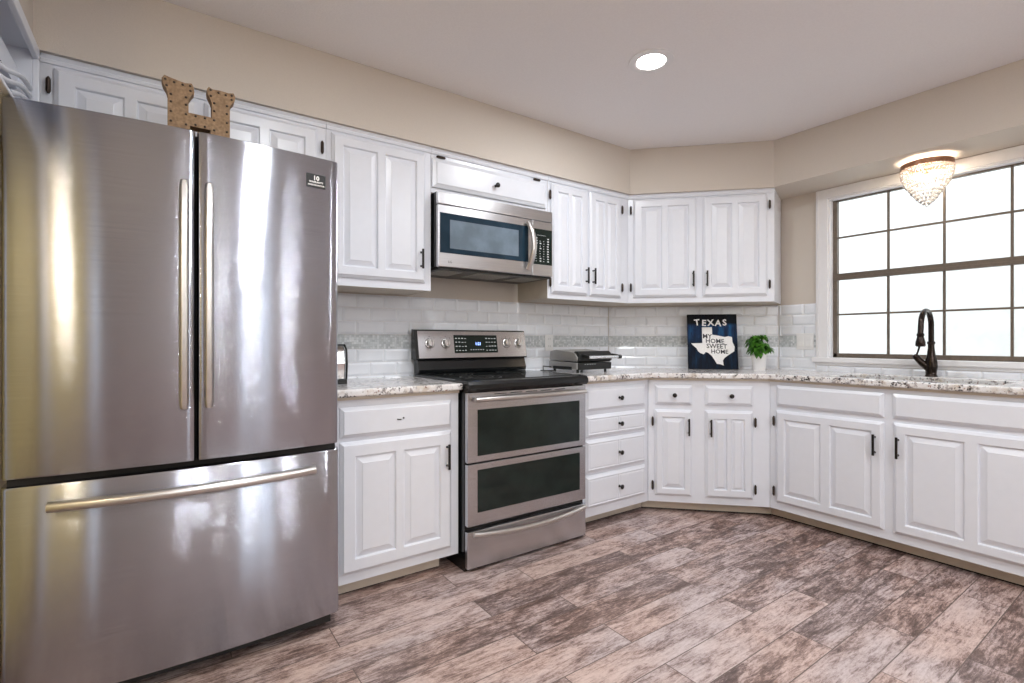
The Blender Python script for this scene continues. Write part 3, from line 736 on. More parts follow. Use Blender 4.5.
# ------------------------------------------------------------------ refrigerator
FX0, FX1 = -0.380, 0.578
t = thing('refrigerator', 'large stainless french door refrigerator with a bottom freezer drawer', 'refrigerator')
mb = MB().use(M['bodygrey']); mb.box(FX0 + 0.006, FX1 - 0.006, -0.715, -0.03, 0.035, 1.835); mb.obj('cabinet_body', parent=t, bevel=0.004)
def bow(x):    # front surface of the doors: one shallow arc over both, with turned-back edges
    u = (x - (FX0 + FX1) / 2) / ((FX1 - FX0) / 2)
    return -0.800 - 0.032 * (1 - u * u)
def bowed_panel(x0, x1, z0, z1, name, edge=0.014, n=22):
    mb = MB().use(M['steelf']); rows = []
    xs = [x0, x0 + edge * 0.3, x0 + edge] + [x0 + edge + (x1 - x0 - 2 * edge) * i / n for i in range(1, n)] + [x1 - edge, x1 - edge * 0.3, x1]
    def yy(x):
        e = min(x - x0, x1 - x); d = 0
        if e < edge: q = 1 - e / edge; d = edge * 0.9 * (1 - math.sqrt(max(0, 1 - q * q)))
        return bow(x) + d
    for (z, dy) in ((z0, 0.012), (z0 + 0.003, 0.004), (z0 + 0.010, 0), (z1 - 0.010, 0), (z1 - 0.003, 0.004), (z1, 0.012)):
        rows.append([(x, yy(x) + dy, z) for x in xs])
    mb.loft(rows, cap=False, close=False)
    yb = -0.722
    fr = [rows[0], rows[-1]]
    mb.face([(x0, yb, z0)] + rows[0] + [(x1, yb, z0)]); mb.face([(x0, yb, z1)] + rows[-1] + [(x1, yb, z1)])
    mb.face([(x0, yb, z0)] + [r[0] for r in rows] + [(x0, yb, z1)]); mb.face([(x1, yb, z0)] + [r[-1] for r in rows] + [(x1, yb, z1)])
    mb.face([(x0, yb, z0), (x1, yb, z0), (x1, yb, z1), (x0, yb, z1)])
    bmesh.ops.remove_doubles(mb.bm, verts=mb.bm.verts, dist=0.0001)
    return mb.obj(name, parent=t, smooth=35)
XS = 0.098
dl = bowed_panel(FX0, XS - 0.003, 0.741, 1.862, 'door'); d2 = bowed_panel(XS + 0.003, FX1, 0.741, 1.862, 'door')
fz = bowed_panel(FX0 - 0.002, FX1 + 0.004, 0.068, 0.722, 'freezer_drawer')
dl['label'] = 'left door'; d2['label'] = 'right door with the black sticker'
mb = MB().use(M['dark']); mb.box(FX0 + 0.012, FX1 - 0.012, -0.795, -0.722, 0.7225, 0.7405); mb.box(XS - 0.0028, XS + 0.0028, -0.80, -0.722, 0.745, 1.85); mb.obj('gasket', parent=t)
mb = MB().use(M['blackplastic']); mb.box(FX0 + 0.03, FX1 - 0.03, -0.70, -0.60, 0.0, 0.035); mb.box(FX0 + 0.02, FX1 - 0.02, -0.76, -0.70, 0.022, 0.064); mb.obj('base_grille', parent=t)
mb = MB().use(M['blackplastic']); mb.box(XS - 0.055, XS + 0.055, -0.715, -0.64, 1.835, 1.868); mb.obj('hinge_cover', parent=t, bevel=0.004)
mb = MB().use(M['bodygrey']); mb.box(FX1 - 0.09, FX1 - 0.01, -0.715, -0.62, 1.835, 1.856); mb.obj('hinge_cover', parent=t, bevel=0.004)
mb = MB().use(M['bodygrey']); mb.box(FX0 + 0.01, FX0 + 0.09, -0.715, -0.62, 1.835, 1.856); mb.obj('hinge_cover', parent=t, bevel=0.004)
for (xx, dd) in ((XS - 0.037, dl), (XS + 0.033, d2)):
    mb = MB().use(M['steelbar']); yb = bow(xx)
    pts = [(xx, yb - 0.040, 0.925), (xx, yb - 0.046, 0.945), (xx, yb - 0.048, 1.20), (xx, yb - 0.048, 1.45), (xx, yb - 0.046, 1.655), (xx, yb - 0.040, 1.675)]
    rings = []
    for (x, y, z) in pts:
        e = 0.72 if z in (0.925, 1.675) else 1.0
        rings.append([(x + a * 0.0135 * e, y + b_ * 0.011, z) for a, b_ in ((-1, 0.9), (-1, -0.3), (-0.55, -1), (0.55, -1), (1, -0.3), (1, 0.9))])
    mb.loft(rings)
    for zz in (0.965, 1.635): mb.box(xx - 0.009, xx + 0.009, yb - 0.040, yb + 0.001, zz - 0.018, zz + 0.018)
    mb.obj('handle', parent=dd, smooth=40, bevel=0.0015)
mb = MB().use(M['steelbar']); pts = []; n = 22
for i in range(n + 1):
    x = -0.272 + 0.748 * i / n; u = 2 * i / n - 1
    pts.append((x, bow(x) - 0.036 - 0.022 * (1 - u * u), 0.661 - 0.012 * (1 - u * u) * 0 ))
mb.tube(pts, 0.0165, 14)
for x in (-0.245, 0.450): mb.tube([(x, bow(x) + 0.002, 0.661), (x, bow(x) - 0.045, 0.661)], 0.010, 10)
mb.obj('handle', parent=fz, smooth=45)
mb = MB().use(M['blackplastic'])
sx, sz = 0.490, 1.766; ys = bow(sx) - 0.0012
st = Matrix.Rotation(math.atan2(bow(0.52) - bow(0.46), 0.06), 4, 'Z')
sk = MB().use(M['blackplastic']); sk.box(-0.036, 0.036, -0.0006, 0.0006, -0.025, 0.025)
sk.use(M['whitepaint']).text('10', 0.024, (0.0, -0.0009, 0.002), 0.0002, bold=0.0006); sk.text('WARRANTY', 0.0095, (0.0, -0.0009, -0.0085), 0.0002, bold=0.0002); sk.text('INVERTER MOTOR', 0.0075, (0.0, -0.0009, -0.0195), 0.0002, bold=0.0002)
o = sk.obj('sticker', parent=d2); o.location = (sx, ys, sz); o.rotation_euler = (0, 0, math.atan2(bow(0.52) - bow(0.46), 0.06))

# studded letter on the refrigerator
t = thing('letter_decoration', 'brown burlap letter H with nail heads standing on the refrigerator', 'decoration', (0.117, -0.60, 1.8355))
hw = 0.118; L = [(-0.100, 0.0), (-0.025, 0.0), (-0.025, 0.105), (0.034, 0.105), (0.034, 0.0), (0.100, 0.0)]
outer = [(-0.098, 0), (-0.030, 0), (-0.030, 0.110), (0.036, 0.110), (0.036, 0), (0.100, 0),
         (0.100, 0.215), (0.105, 0.225), (0.116, 0.240), (0.118, 0.258), (0.112, 0.270), (0.095, 0.266), (0.068, 0.268), (0.042, 0.266), (0.030, 0.272), (0.024, 0.262), (0.026, 0.245), (0.036, 0.225), (0.040, 0.212),
         (0.040, 0.158), (-0.034, 0.158), (-0.034, 0.205), (-0.026, 0.222), (-0.016, 0.238), (-0.018, 0.256), (-0.024, 0.268), (-0.045, 0.264), (-0.070, 0.268), (-0.092, 0.272), (-0.108, 0.276), (-0.116, 0.262), (-0.112, 0.245), (-0.102, 0.228), (-0.098, 0.212)]
mb = MB().use(M['burlap']); mb.vprism(outer, -0.025, 0.025); o = mb.obj('letter', parent=t)
mb = MB().use(M['hinge'])
studs = [(-0.088, z) for z in (0.02, 0.05, 0.08, 0.115, 0.15, 0.185, 0.212)] + [(-0.042, z) for z in (0.02, 0.05, 0.08, 0.112, 0.15, 0.185, 0.212)] + [(0.048, z) for z in (0.02, 0.05, 0.08, 0.112, 0.15, 0.185, 0.215)] + [(0.090, z) for z in (0.02, 0.05, 0.08, 0.115, 0.15, 0.185, 0.215)]
studs += [(-0.012, 0.118), (0.018, 0.118), (-0.012, 0.150), (0.018, 0.150), (-0.101, 0.240), (-0.105, 0.262), (-0.078, 0.258), (-0.052, 0.256), (-0.029, 0.258), (-0.028, 0.240), (0.037, 0.240), (0.036, 0.262), (0.062, 0.258), (0.086, 0.256), (0.106, 0.260), (0.106, 0.243)]
mb.lathe([(0.0046, 0), (0.0038, 0.002), (0.0015, 0.0035)], (0, 0, 0), 8, 'y'); n0 = mb.obj('nail_head', parent=t)
for i, (x, z) in enumerate(studs):
    q = n0 if i == 0 else n0.copy()
    if i: COL.objects.link(q)
    q.parent = t; q.location = (x, -0.025, z)

# ------------------------------------------------------------------ range
RX0, RX1 = 1.2345, 2.030
t = thing('range', 'freestanding stainless double oven range with black glass cooktop', 'oven range')
mb = MB().use(M['black']); mb.box(RX0, RX1, -0.655, -0.03, 0.0, 0.905); mb.obj('body', parent=t)
# drawer
def arcbar(mb, x0, x1, y, z, r, out, n=16, sag=0.0):
    pts = []
    for i in range(n + 1):
        u = 2 * i / n - 1; pts.append((x0 + (x1 - x0) * i / n, y - out * (1 - u * u), z - sag * (1 - u * u)))
    mb.tube(pts, r, 12)
def face(x0, x1, z0, z1, name, y=-0.683, th=0.028, m='steel'):
    mb = MB().use(M[m]); mb.box(x0, x1, y, y + th, z0, z1); return mb.obj(name, parent=t, bevel=0.004)
dw = face(RX0 + 0.002, RX1 - 0.002, 0.016, 0.200, 'storage_drawer')
mb = MB().use(M['steelbar']); arcbar(mb, RX0 + 0.030, RX1 - 0.012, -0.694, 0.188, 0.0125, 0.022, sag=0.020); mb.obj('handle', parent=dw, smooth=45)
lo = face(RX0 + 0.002, RX1 - 0.002, 0.226, 0.534, 'oven_door'); up = face(RX0 + 0.002, RX1 - 0.002, 0.541, 0.890, 'oven_door')
lo['label'] = 'lower oven door'; up['label'] = 'upper oven door with bar handle'
for (dd, x0, x1, z0, z1) in ((up, 1.294, 1.978, 0.573, 0.804), (lo, 1.294, 1.980, 0.290, 0.503)):
    mb = MB().use(M['bglass']); mb.box(x0, x1, -0.6845, -0.682, z0, z1); wn = mb.obj('window', parent=dd)
mb = MB().use(M['steelbar'])
arcbar(mb, RX0 + 0.030, RX1 - 0.030, -0.712, 0.857, 0.0125, 0.012)
for x in (RX0 + 0.055, RX1 - 0.055): mb.box(x - 0.012, x + 0.012, -0.713, -0.682, 0.849, 0.865)
mb.obj('handle', parent=up, smooth=45)
mb = MB().use(M['dark'])
for i in range(5): mb.box(RX0 + 0.16 + i * 0.10, RX0 + 0.235 + i * 0.10, -0.6838, -0.6828, 0.876, 0.880)
mb.obj('vent_slots', parent=up)
# cooktop
mb = MB().use(M['black'])
prof = [(-0.668, 0.893), (-0.690, 0.897), (-0.703, 0.910), (-0.703, 0.930), (-0.692, 0.945), (-0.660, 0.949), (-0.06, 0.949), (-0.06, 0.905), (-0.655, 0.905)]
mb.loft([[(x, p[0], p[1]) for p in prof] for x in (RX0 - 0.001, RX1 + 0.001)]); ck = mb.obj('cooktop', parent=t, bevel=0.002)
mb = MB().use(M['cooktop']); mb.box(RX0 + 0.018, RX1 - 0.018, -0.655, -0.115, 0.9485, 0.9515); mb.obj('glass_surface', parent=ck)
for (x, y, r_) in ((1.43, -0.49, 0.115), (1.83, -0.49, 0.10), (1.43, -0.24, 0.085), (1.83, -0.24, 0.11)):
    for r1 in (r_, r_ * 0.6):
        n = 40; A = [(x + (r1) * math.cos(2 * PI * i / n), y + r1 * math.sin(2 * PI * i / n), 0.9518) for i in range(n)]; B = [(x + (r1 - .002) * math.cos(2 * PI * i / n), y + (r1 - .002) * math.sin(2 * PI * i / n), 0.9518) for i in range(n)]
        MB().use(M['panel']).loft([A, B], cap=False).obj('burner_ring', parent=ck)
# backguard
mb = MB().use(M['black'])
prof = [(-0.062, 0.950), (-0.098, 0.952), (-0.102, 0.975), (-0.082, 1.035), (-0.082, 1.040), (-0.030, 1.040), (-0.030, 0.950)]
mb.loft([[(x, p[0], p[1]) for p in prof] for x in (RX0 + 0.008, RX1 - 0.002)])
prof = [(-0.030, 1.036), (-0.100, 1.036), (-0.104, 1.044), (-0.070, 1.214), (-0.030, 1.218)]
mb.loft([[(x, p[0], p[1]) for p in prof] for x in (RX0 - 0.010, RX1 + 0.004)])
bg = mb.obj('backguard', parent=t, bevel=0.003)
sl = math.atan2(0.034, 0.170)
def on_guard(mb, name, z, lab=None):   # local frame on the sloped face, origin bottom centre
    o = mb.obj(name, parent=bg, smooth=45); o.location = (0, -0.1045 + (z - 1.044) * math.tan(sl), z); o.rotation_euler = (-sl, 0, 0)
    if lab: o['label'] = lab
    return o
mb = MB().use(M['steel']); mb.box(RX0 + 0.008, RX1 - 0.001, -0.002, 0.002, 0.0, 0.166); cp = on_guard(mb, 'control_panel', 1.044)
mb = MB().use(M['bglass']); mb.box(1.482, 1.800, -0.0035, 0.001, 0.028, 0.142)
mb.use(M['icons'])
rnd = random.Random(3)
for r0, zz in enumerate((0.042, 0.068, 0.094, 0.118)):
    for cx0, nn in ((1.492, 4), (1.712, 4)):
        for i in range(nn):
            x = cx0 + i * 0.0215; wdt = rnd.uniform(0.008, 0.014); mb.box(x, x + wdt, -0.0040, -0.0034, zz, zz + rnd.uniform(0.003, 0.006))
for i in range(6): mb.box(1.595 + i * 0.018, 1.603 + i * 0.018, -0.0040, -0.0034, 0.046, 0.051)
mb.use(M['bluelcd']).text('1:21', 0.026, (1.655, -0.0036, 0.078), 0.0003, bold=0.0004)
on_guard(mb, 'display', 1.044)
for x in (1.318, 1.425, 1.873, 1.968):
    mb = MB().use(M['steelbar']); mb.lathe([(0.029, 0.0), (0.029, 0.004), (0.024, 0.006), (0.0215, 0.020), (0.019, 0.024), (0.001, 0.024)], (x, -0.002, 0.090), 22, 'y')
    mb.use(M['chrome']); mb.box(x - 0.0045, x + 0.0045, -0.034, -0.024, 0.068, 0.112)
    mb.use(M['black']); mb.box(x - 0.0014, x + 0.0014, -0.0345, -0.034, 0.092, 0.110)
    mb.lathe([(0.0315, 0.0), (0.0315, 0.0012)], (x, -0.002, 0.090), 22, 'y')
    on_guard(mb, 'knob', 1.044)
    for (dx, dz) in ((-0.030, 0.033), (0.0, 0.042), (0.030, 0.033), (0, -0.040)):
        mb = MB().use(M['black']); mb.box(x + dx - 0.002, x + dx + 0.002, -0.0026, -0.0018, 0.090 + dz - 0.002, 0.090 + dz + 0.002); on_guard(mb, 'knob_marking', 1.044)

# ------------------------------------------------------------------ microwave
MX0, MX1, MZ0, MZ1, MY = 1.2185, 2.012, 1.549, 1.954, -0.400
t = thing('microwave', 'stainless over-the-range microwave hung above the range', 'microwave')
mb = MB().use(M['black']); mb.box(MX0, MX1, -0.372, -0.004, MZ0 + 0.002, MZ1 + 0.004); bd = mb.obj('body', parent=t, bevel=0.003)
mb = MB().use(M['steelmw']); mb.box(MX0, MX1, MY, -0.372, 1.888, MZ1); vt = mb.obj('vent_fascia', parent=t, bevel=0.004)
DXR = 1.852
mb = MB().use(M['steelmw']); mb.box(MX0, DXR, MY, -0.373, MZ0, 1.885); md = mb.obj('door', parent=t, bevel=0.004)
mb = MB().use(M['mwglass']); mb.box(MX0 + 0.010, 1.822, MY - 0.002, MY + 0.004, 1.625, 1.842); g = mb.obj('window', parent=md, bevel=0.001)
mb = MB().use(M['mwscreen']); mb.box(1.288, 1.748, MY - 0.0030, MY - 0.0018, 1.652, 1.808); mb.obj('mesh_screen', parent=g)
mb = MB().use(M['steelbar']); pts = []
for i in range(17):
    u = 2 * i / 16 - 1; pts.append((1.814 + 0.012 * (1 - u * u), MY - 0.010 - 0.045 * (1 - u * u), 1.722 + u * 0.142))
mb.tube(pts, 0.0130, 12, sx=1.5); mb.obj('handle', parent=md, smooth=50)
mb = MB().use(M['bodygrey']); mb.text('LG', 0.018, (1.289, MY - 0.0006, 1.572), 0.0004); mb.obj('logo', parent=md)
mb = MB().use(M['steelmw']); mb.box(DXR + 0.003, MX1, MY, -0.373, MZ0, 1.885); cpn = mb.obj('control_panel', parent=t, bevel=0.003)
mb = MB().use(M['bglass']); mb.box(DXR + 0.010, MX1 - 0.006, MY - 0.002, MY + 0.003, 1.618, 1.836)
mb.use(M['icons'])
for r0 in range(10):
    for c0 in range(4):
        if r0 in (0,) and c0 in (1, 2): continue
        x = 1.876 + c0 * 0.030 + rnd.uniform(0, 0.003); z = 1.636 + (9 - r0) * 0.0155
        big = (c0 == 3) or rnd.random() < 0.25
        mb.box(x, x + (0.012 if big else 0.006), MY - 0.0026, MY - 0.0018, z, z + (0.007 if big else 0.004))
mb.box(1.888, 1.955, MY - 0.0026, MY - 0.0018, 1.797, 1.7985)
mb.obj('keypad', parent=cpn)
mb = MB().use(M['blackplastic']); mb.box(MX0 + 0.01, MX1 - 0.01, -0.385, -0.03, MZ0 - 0.012, MZ0 + 0.001); un = mb.obj('underside', parent=t)
for (x0, x1) in ((1.25, 1.40), (1.49, 1.72), (1.80, 1.96)):
    mb = MB().use(M['panel']); mb.box(x0, x1, -0.35, -0.16, MZ0 - 0.0155, MZ0 - 0.0115)
    for i in range(6): mb.box(x0 + 0.01, x1 - 0.01, -0.335 + i * 0.03, -0.328 + i * 0.03, MZ0 - 0.0175, MZ0 - 0.0155)
    mb.obj('grease_filter' if x0 != 1.49 else 'lamp_lens', parent=un)

# ------------------------------------------------------------------ panini grill
t = thing('panini_grill', 'steel and black contact grill with a bar handle on the counter by the range', 'grill', (2.222, -0.395, ZC))
mb = MB().use(M['grillsteel'])
# base: body with feet, front drip section in black; x right, y back
mb.loft([[(x, p[0], p[1]) for p in ((0.0, 0.022), (0.0, 0.066), (0.29, 0.074), (0.29, 0.022))] for x in (0.0, 0.315)])
bs_ = mb.obj('base', parent=t, bevel=0.006)
mb = MB().use(M['blackplastic']); mb.box(0.006, 0.309, -0.010, 0.002, 0.020, 0.066); mb.box(-0.004, 0.004, 0.05, 0.24, 0.018, 0.040)
fp = mb.obj('front_panel', parent=bs_, bevel=0.003)
mb = MB().use(M['icons'])
for i in range(5): mb.box(0.06 + i * 0.022, 0.070 + i * 0.022, -0.0108, -0.0100, 0.054, 0.058)
mb.obj('markings', parent=fp)
mb = MB().use(M['blackplastic'])
for (x, y) in ((0.03, 0.025), (0.285, 0.025), (0.03, 0.26), (0.285, 0.26)): mb.lathe([(0.010, 0.0), (0.008, 0.024)], (x, y, 0.0), 10)
mb.obj('feet', parent=bs_)
mb = MB().use(M['grillsteel'])
mb.loft([[(x, p[0], p[1]) for p in ((0.0, 0.074), (-0.004, 0.100), (0.02, 0.128), (0.06, 0.137), (0.22, 0.150), (0.28, 0.140), (0.29, 0.078))] for x in (0.003, 0.312)])
ld = mb.obj('lid', parent=t, bevel=0.005)
mb = MB().use(M['blackplastic']); mb.loft([[(x, p[0], p[1]) for p in ((0.004, 0.070), (-0.016, 0.080), (-0.018, 0.120), (0.01, 0.142), (0.035, 0.142), (0.035, 0.070))] for x in (0.006, 0.309)]); mb.obj('lid_front', parent=ld, bevel=0.005)
mb = MB().use(M['blackplastic'])
for x in (0.045, 0.325): mb.tube([(x, 0.0, 0.112), (x, -0.040, 0.108), (x, -0.062, 0.104)], 0.013, 10)
mb.use(M['chrome']).tube([(0.045, -0.062, 0.104), (0.325, -0.062, 0.104)], 0.0105, 12); mb.use(M['blackplastic']).tube([(0.318, -0.062, 0.104), (0.345, -0.062, 0.104)], 0.0135, 12); mb.obj('handle', parent=ld, smooth=45)
mb = MB().use(M['blackplastic']); mb.tube([(0.01, 0.26, 0.03), (-0.05, 0.29, 0.035), (-0.08, 0.25, 0.010), (-0.06, 0.18, 0.006), (-0.02, 0.20, 0.006), (-0.04, 0.33, 0.004)], 0.0035, 8); mb.obj('power_cord', parent=t, smooth=60)

# ------------------------------------------------------------------ toaster by the refrigerator
t = thing('toaster', 'chrome toaster with black edging, mostly hidden behind the refrigerator', 'toaster', (0.660, -0.235, ZC), R(90))
mb = MB().use(M['chrome']); pr_ = [(-0.115, 0.02), (-0.122, 0.10), (-0.112, 0.165), (-0.085, 0.185), (0.085, 0.185), (0.112, 0.165), (0.122, 0.10), (0.115, 0.02)]
mb.vprism(pr_, -0.08, 0.08); mb.obj('shell', parent=t, bevel=0.006)
mb = MB().use(M['blackplastic']); mb.box(-0.125, 0.125, -0.086, 0.086, 0.0, 0.022)
pts = [(0.118, -0.083, 0.02), (0.128, -0.083, 0.10), (0.118, -0.083, 0.170), (0.088, -0.083, 0.190), (-0.088, -0.083, 0.190), (-0.118, -0.083, 0.170), (-0.128, -0.083, 0.1), (-0.118, -0.083, 0.02)]
mb.tube(pts, 0.0055, 8); mb.obj('edging', parent=t, bevel=0.002)
mb = MB().use(M['blackplastic']); mb.box(-0.09, 0.09, -0.045, -0.015, 0.182, 0.1865); mb.box(-0.09, 0.09, 0.015, 0.045, 0.182, 0.1865); mb.obj('bread_slots', parent=t)
mb = MB().use(M['blackplastic']); mb.box(0.120, 0.150, -0.02, 0.02, 0.10, 0.115); mb.obj('lever', parent=t, bevel=0.003)

# ------------------------------------------------------------------ painted board
def fb(s, off, z=0.0):
    q = math.sqrt(0.5); return (2.917 + s * q - off * q, -s * q - off * q, z)
BW, BH = 0.352, 0.412
t = thing('painted_board', 'dark blue painted board reading Texas my home sweet home, leaning on the counter', 'sign', fb(0.585, 0.150, ZC + 0.001), R(-45))
t.rotation_euler = (R(-8.5), 0, R(-45))
mb = MB().use(M['board']); mb.box(0, BW, -0.008, 0.008, 0, BH); mb.obj('board', parent=t, bevel=0.001)
TX = [(228, 190), (335, 188), (336, 268), (385, 275), (430, 284), (470, 292), (505, 284), (543, 292), (547, 345), (568, 395), (562, 440), (530, 460), (490, 485), (455, 512), (440, 535), (446, 588), (415, 575), (375, 570), (352, 530), (325, 490), (290, 458), (262, 448), (240, 472), (205, 460), (180, 440), (165, 410), (135, 385), (108, 358), (228, 355)]
def bxz(px, py): return ((px - 72) / 528 * BW, (1 - (py - 52) / 572) * BH)
mb = MB().use(M['whitepaint']); mb.vprism([bxz(*p) for p in TX], -0.0092, -0.0078); mb.obj('state_outline', parent=t)
mb = MB().use(M['whitepaint'])
for i, (ch, px) in enumerate(zip('TEXAS', (180, 250, 325, 400, 472))):
    x, z = bxz(px, 172); mb.text(ch, 0.064, (x, -0.0088, z + (0.004, -0.001, 0.001, -0.002, 0.002)[i]), 0.0006, bold=0.0018, rot=R((6, -3, 4, -4, 3)[i]))
mb.obj('title_lettering', parent=t)
mb = MB().use(M['blackpaint'])
for txt, px, py, sz in (('MY', 282, 306, 0.048), ('HOME', 362, 356, 0.047), ('SWEET', 380, 410, 0.047), ('HOME', 408, 464, 0.043)):
    x, z = bxz(px, py); mb.text(txt, sz, (x, -0.0098, z), 0.0004, bold=0.0006, shear=-0.05, rot=R(-2))
mb.obj('verse_lettering', parent=t)

# ------------------------------------------------------------------ potted basil
t = thing('potted_plant', 'small leafy green basil plant in a white ceramic pot', 'plant', fb(1.060, 0.215, ZC))
mb = MB().use(M['pot']); mb.lathe([(0.040, 0.0), (0.042, 0.004), (0.052, 0.118), (0.054, 0.124), (0.050, 0.124), (0.048, 0.105), (0.001, 0.105)], (0, 0, 0), 32); mb.obj('pot', parent=t, smooth=50)
mb = MB().use(M['soil']); mb.lathe([(0.0475, 0.100), (0.0475, 0.110), (0.001, 0.113)], (0, 0, 0), 24); mb.obj('soil', parent=t)
rl = random.Random(11)
mb = MB().use(M['leaf']); sb = MB().use(M['leaf'])
def leaf(mb, base, dirv, ln, wd, curl):
    d = Vector(dirv).normalized(); side = d.cross(Vector((0, 0, 1)))
    if side.length < 0.1: side = Vector((1, 0, 0))
    side.normalize(); up = side.cross(d).normalized(); rows = []
    for i in range(7):
        u = i / 6; wv = wd * math.sin(PI * min(1, u * 0.93 + 0.05)) ** 0.8
        c_ = Vector(base) + d * ln * u + up * (0.15 * ln * math.sin(PI * u)) - Vector((0, 0, 1)) * curl * ln * u * u
        rows.append([c_ - side * wv + up * wv * 0.35, c_ - side * wv * .5 + up * wv * 0.28, c_, c_ + side * wv * .5 + up * wv * 0.28, c_ + side * wv + up * wv * 0.35])
    mb.loft(rows, cap=False, close=False)
for i in range(26):
    a = rl.uniform(0, 2 * PI); r_ = rl.uniform(0.005, 0.052); h = rl.uniform(0.165, 0.255)
    top = Vector((r_ * math.cos(a), r_ * math.sin(a), h - r_ * 0.6))
    sb.tube([(r_ * 0.3 * math.cos(a), r_ * 0.3 * math.sin(a), 0.108), tuple(top * 0.6 + Vector((0, 0, 0.06))), tuple(top)], 0.0018, 5)
    for j in range(6):
        b_ = a + rl.uniform(-1.9, 1.9) if j else a
        leaf(mb, top + Vector((0, 0, -rl.uniform(0, 0.03))), (math.cos(b_), math.sin(b_), rl.uniform(-0.25, 0.55)), rl.uniform(0.045, 0.066), rl.uniform(0.016, 0.024), rl.uniform(0.25, 0.75))
fo = mb.obj('foliage', parent=t, smooth=60); sb.obj('stems', parent=t)

# ------------------------------------------------------------------ faucet
t = thing('faucet', 'dark bronze gooseneck pull-down faucet in front of the window', 'faucet', (3.722, -1.827, ZC))
mb = MB().use(M['faucetbronze'])
mb.lathe([(0.029, 0.0), (0.030, 0.006), (0.026, 0.012), (0.027, 0.035), (0.031, 0.060), (0.029, 0.090), (0.021, 0.125), (0.0165, 0.165), (0.0155, 0.190), (0.0195, 0.194), (0.0195, 0.206), (0.013, 0.210)], (0, 0, 0), 24); mb.obj('body', parent=t, smooth=45)
mb = MB().use(M['faucetbronze']); pts = [(0, 0, 0.20), (0, 0, 0.30)]
for i in range(1, 13):
    a = PI * i / 12; pts.append((-0.086 + 0.086 * math.cos(a), 0, 0.30 + 0.086 * math.sin(a)))
pts += [(-0.176, 0, 0.275), (-0.180, 0, 0.250)]
sp_ = MB().use(M['faucetbronze']); sp_.tube(pts, 0.0142, 14); spo = sp_.obj('spout', parent=t, smooth=50)
mb.bm.free()
mb = MB().use(M['faucetbronze']); mb.lathe([(0.013, 0.255), (0.018, 0.252), (0.018, 0.240), (0.0155, 0.236), (0.017, 0.228), (0.023, 0.205), (0.024, 0.185), (0.020, 0.178), (0.001, 0.178)], (-0.180, 0, 0), 20); mb.obj('spray_head', parent=spo, smooth=45)
mb = MB().use(M['faucetbronze'])
mb.tube([(-0.005, 0.012, 0.050), (-0.012, 0.042, 0.082), (-0.018, 0.062, 0.108)], [0.021, 0.019, 0.017], 14)
mb.ball((-0.019, 0.066, 0.114), 0.019, 2)
mb.tube([(-0.019, 0.066, 0.120), (-0.022, 0.056, 0.150), (-0.024, 0.048, 0.185)], [0.006, 0.005, 0.006], 8); mb.obj('lever_handle', parent=t, smooth=55)

# ------------------------------------------------------------------ outlet and switch plates
t = thing('wall_outlet', 'white double wall outlet in the tiles above the grill', 'outlet', (2.262, -0.0102, 1.075))
mb = MB().use(M['plate']); mb.box(0, 0.074, -0.006, 0, 0, 0.117); pl = mb.obj('cover_plate', parent=t, bevel=0.002)
for z in (0.030, 0.082):
    mb = MB().use(M['plate']); mb.box(0.022, 0.052, -0.008, -0.006, z - 0.014, z + 0.018); mb.use(M['slot']); mb.box(0.029, 0.031, -0.0084, -0.0079, z, z + 0.010); mb.box(0.043, 0.045, -0.0084, -0.0079, z, z + 0.010); mb.obj('socket', parent=t)
t = thing('light_switch', 'white double rocker switch plate in the tiles left of the window', 'switch', (3.7998, -1.026, 1.085), R(-90))
mb = MB().use(M['plate']); mb.box(0, 0.118, -0.006, 0, 0, 0.117); mb.obj('cover_plate', parent=t, bevel=0.002)
for x in (0.016, 0.068):
    mb = MB().use(M['plate']); mb.loft([[(x, -0.006, 0.026), (x, -0.0115, 0.026), (x, -0.0075, 0.058), (x, -0.009, 0.091), (x, -0.006, 0.091)], [(x + 0.034, -0.006, 0.026), (x + 0.034, -0.0115, 0.026), (x + 0.034, -0.0075, 0.058), (x + 0.034, -0.009, 0.091), (x + 0.034, -0.006, 0.091)]]); mb.obj('rocker', parent=t)

# ------------------------------------------------------------------ ceiling lights
def can(x, y, label, power=CAN_POWER, color=CAN_COLOR):
    t = thing('recessed_light', label, 'ceiling light', (x, y, CEIL))
    mb = MB().use(M['trimw']); mb.lathe([(0.108, 0.0), (0.107, -0.005), (0.078, -0.008), (0.070, -0.004), (0.070, 0.0)], (0, 0, 0), 40); mb.obj('trim_ring', parent=t, smooth=50)
    mb = MB().use(M['canlens']); mb.lathe([(0.070, -0.001), (0.070, -0.004), (0.001, -0.0045)], (0, 0, 0), 32); mb.obj('lens', parent=t)
    area_lamp('lamp', (0, 0, -0.010), power, color, 0.15, parent=t)
can(1.975, -1.203, 'lit round recessed ceiling light in view above the kitchen floor', 8.5)
for (x, y, lab) in ((0.55, -1.75, 'added recessed fill light above the refrigerator front'), (2.0, -2.9, 'added recessed fill light in the middle of the room'), (0.3, -3.6, 'added recessed fill light behind the camera on the left'), (2.0, -5.3, 'added recessed fill light near the added patio door on the right'), (0.1, -5.3, 'added recessed fill light near the added patio door on the left')):
    can(x, y, lab)  # unseen cans, added as soft fill for the room
t = thing('added_sconce', 'added frosted tube sconce on the left wall, for warm light and a refrigerator streak', 'added wall lamp', (-0.69, -1.97, 1.62))  # added lamp: warms the left wall and streaks the refrigerator doors
mb = MB().use(M['bronze']); mb.box(0, 0.012, -0.05, 0.05, -0.08, 0.08); mb.box(0.012, 0.045, -0.01, 0.01, -0.01, 0.01); mb.obj('wall_plate', parent=t, bevel=0.003)
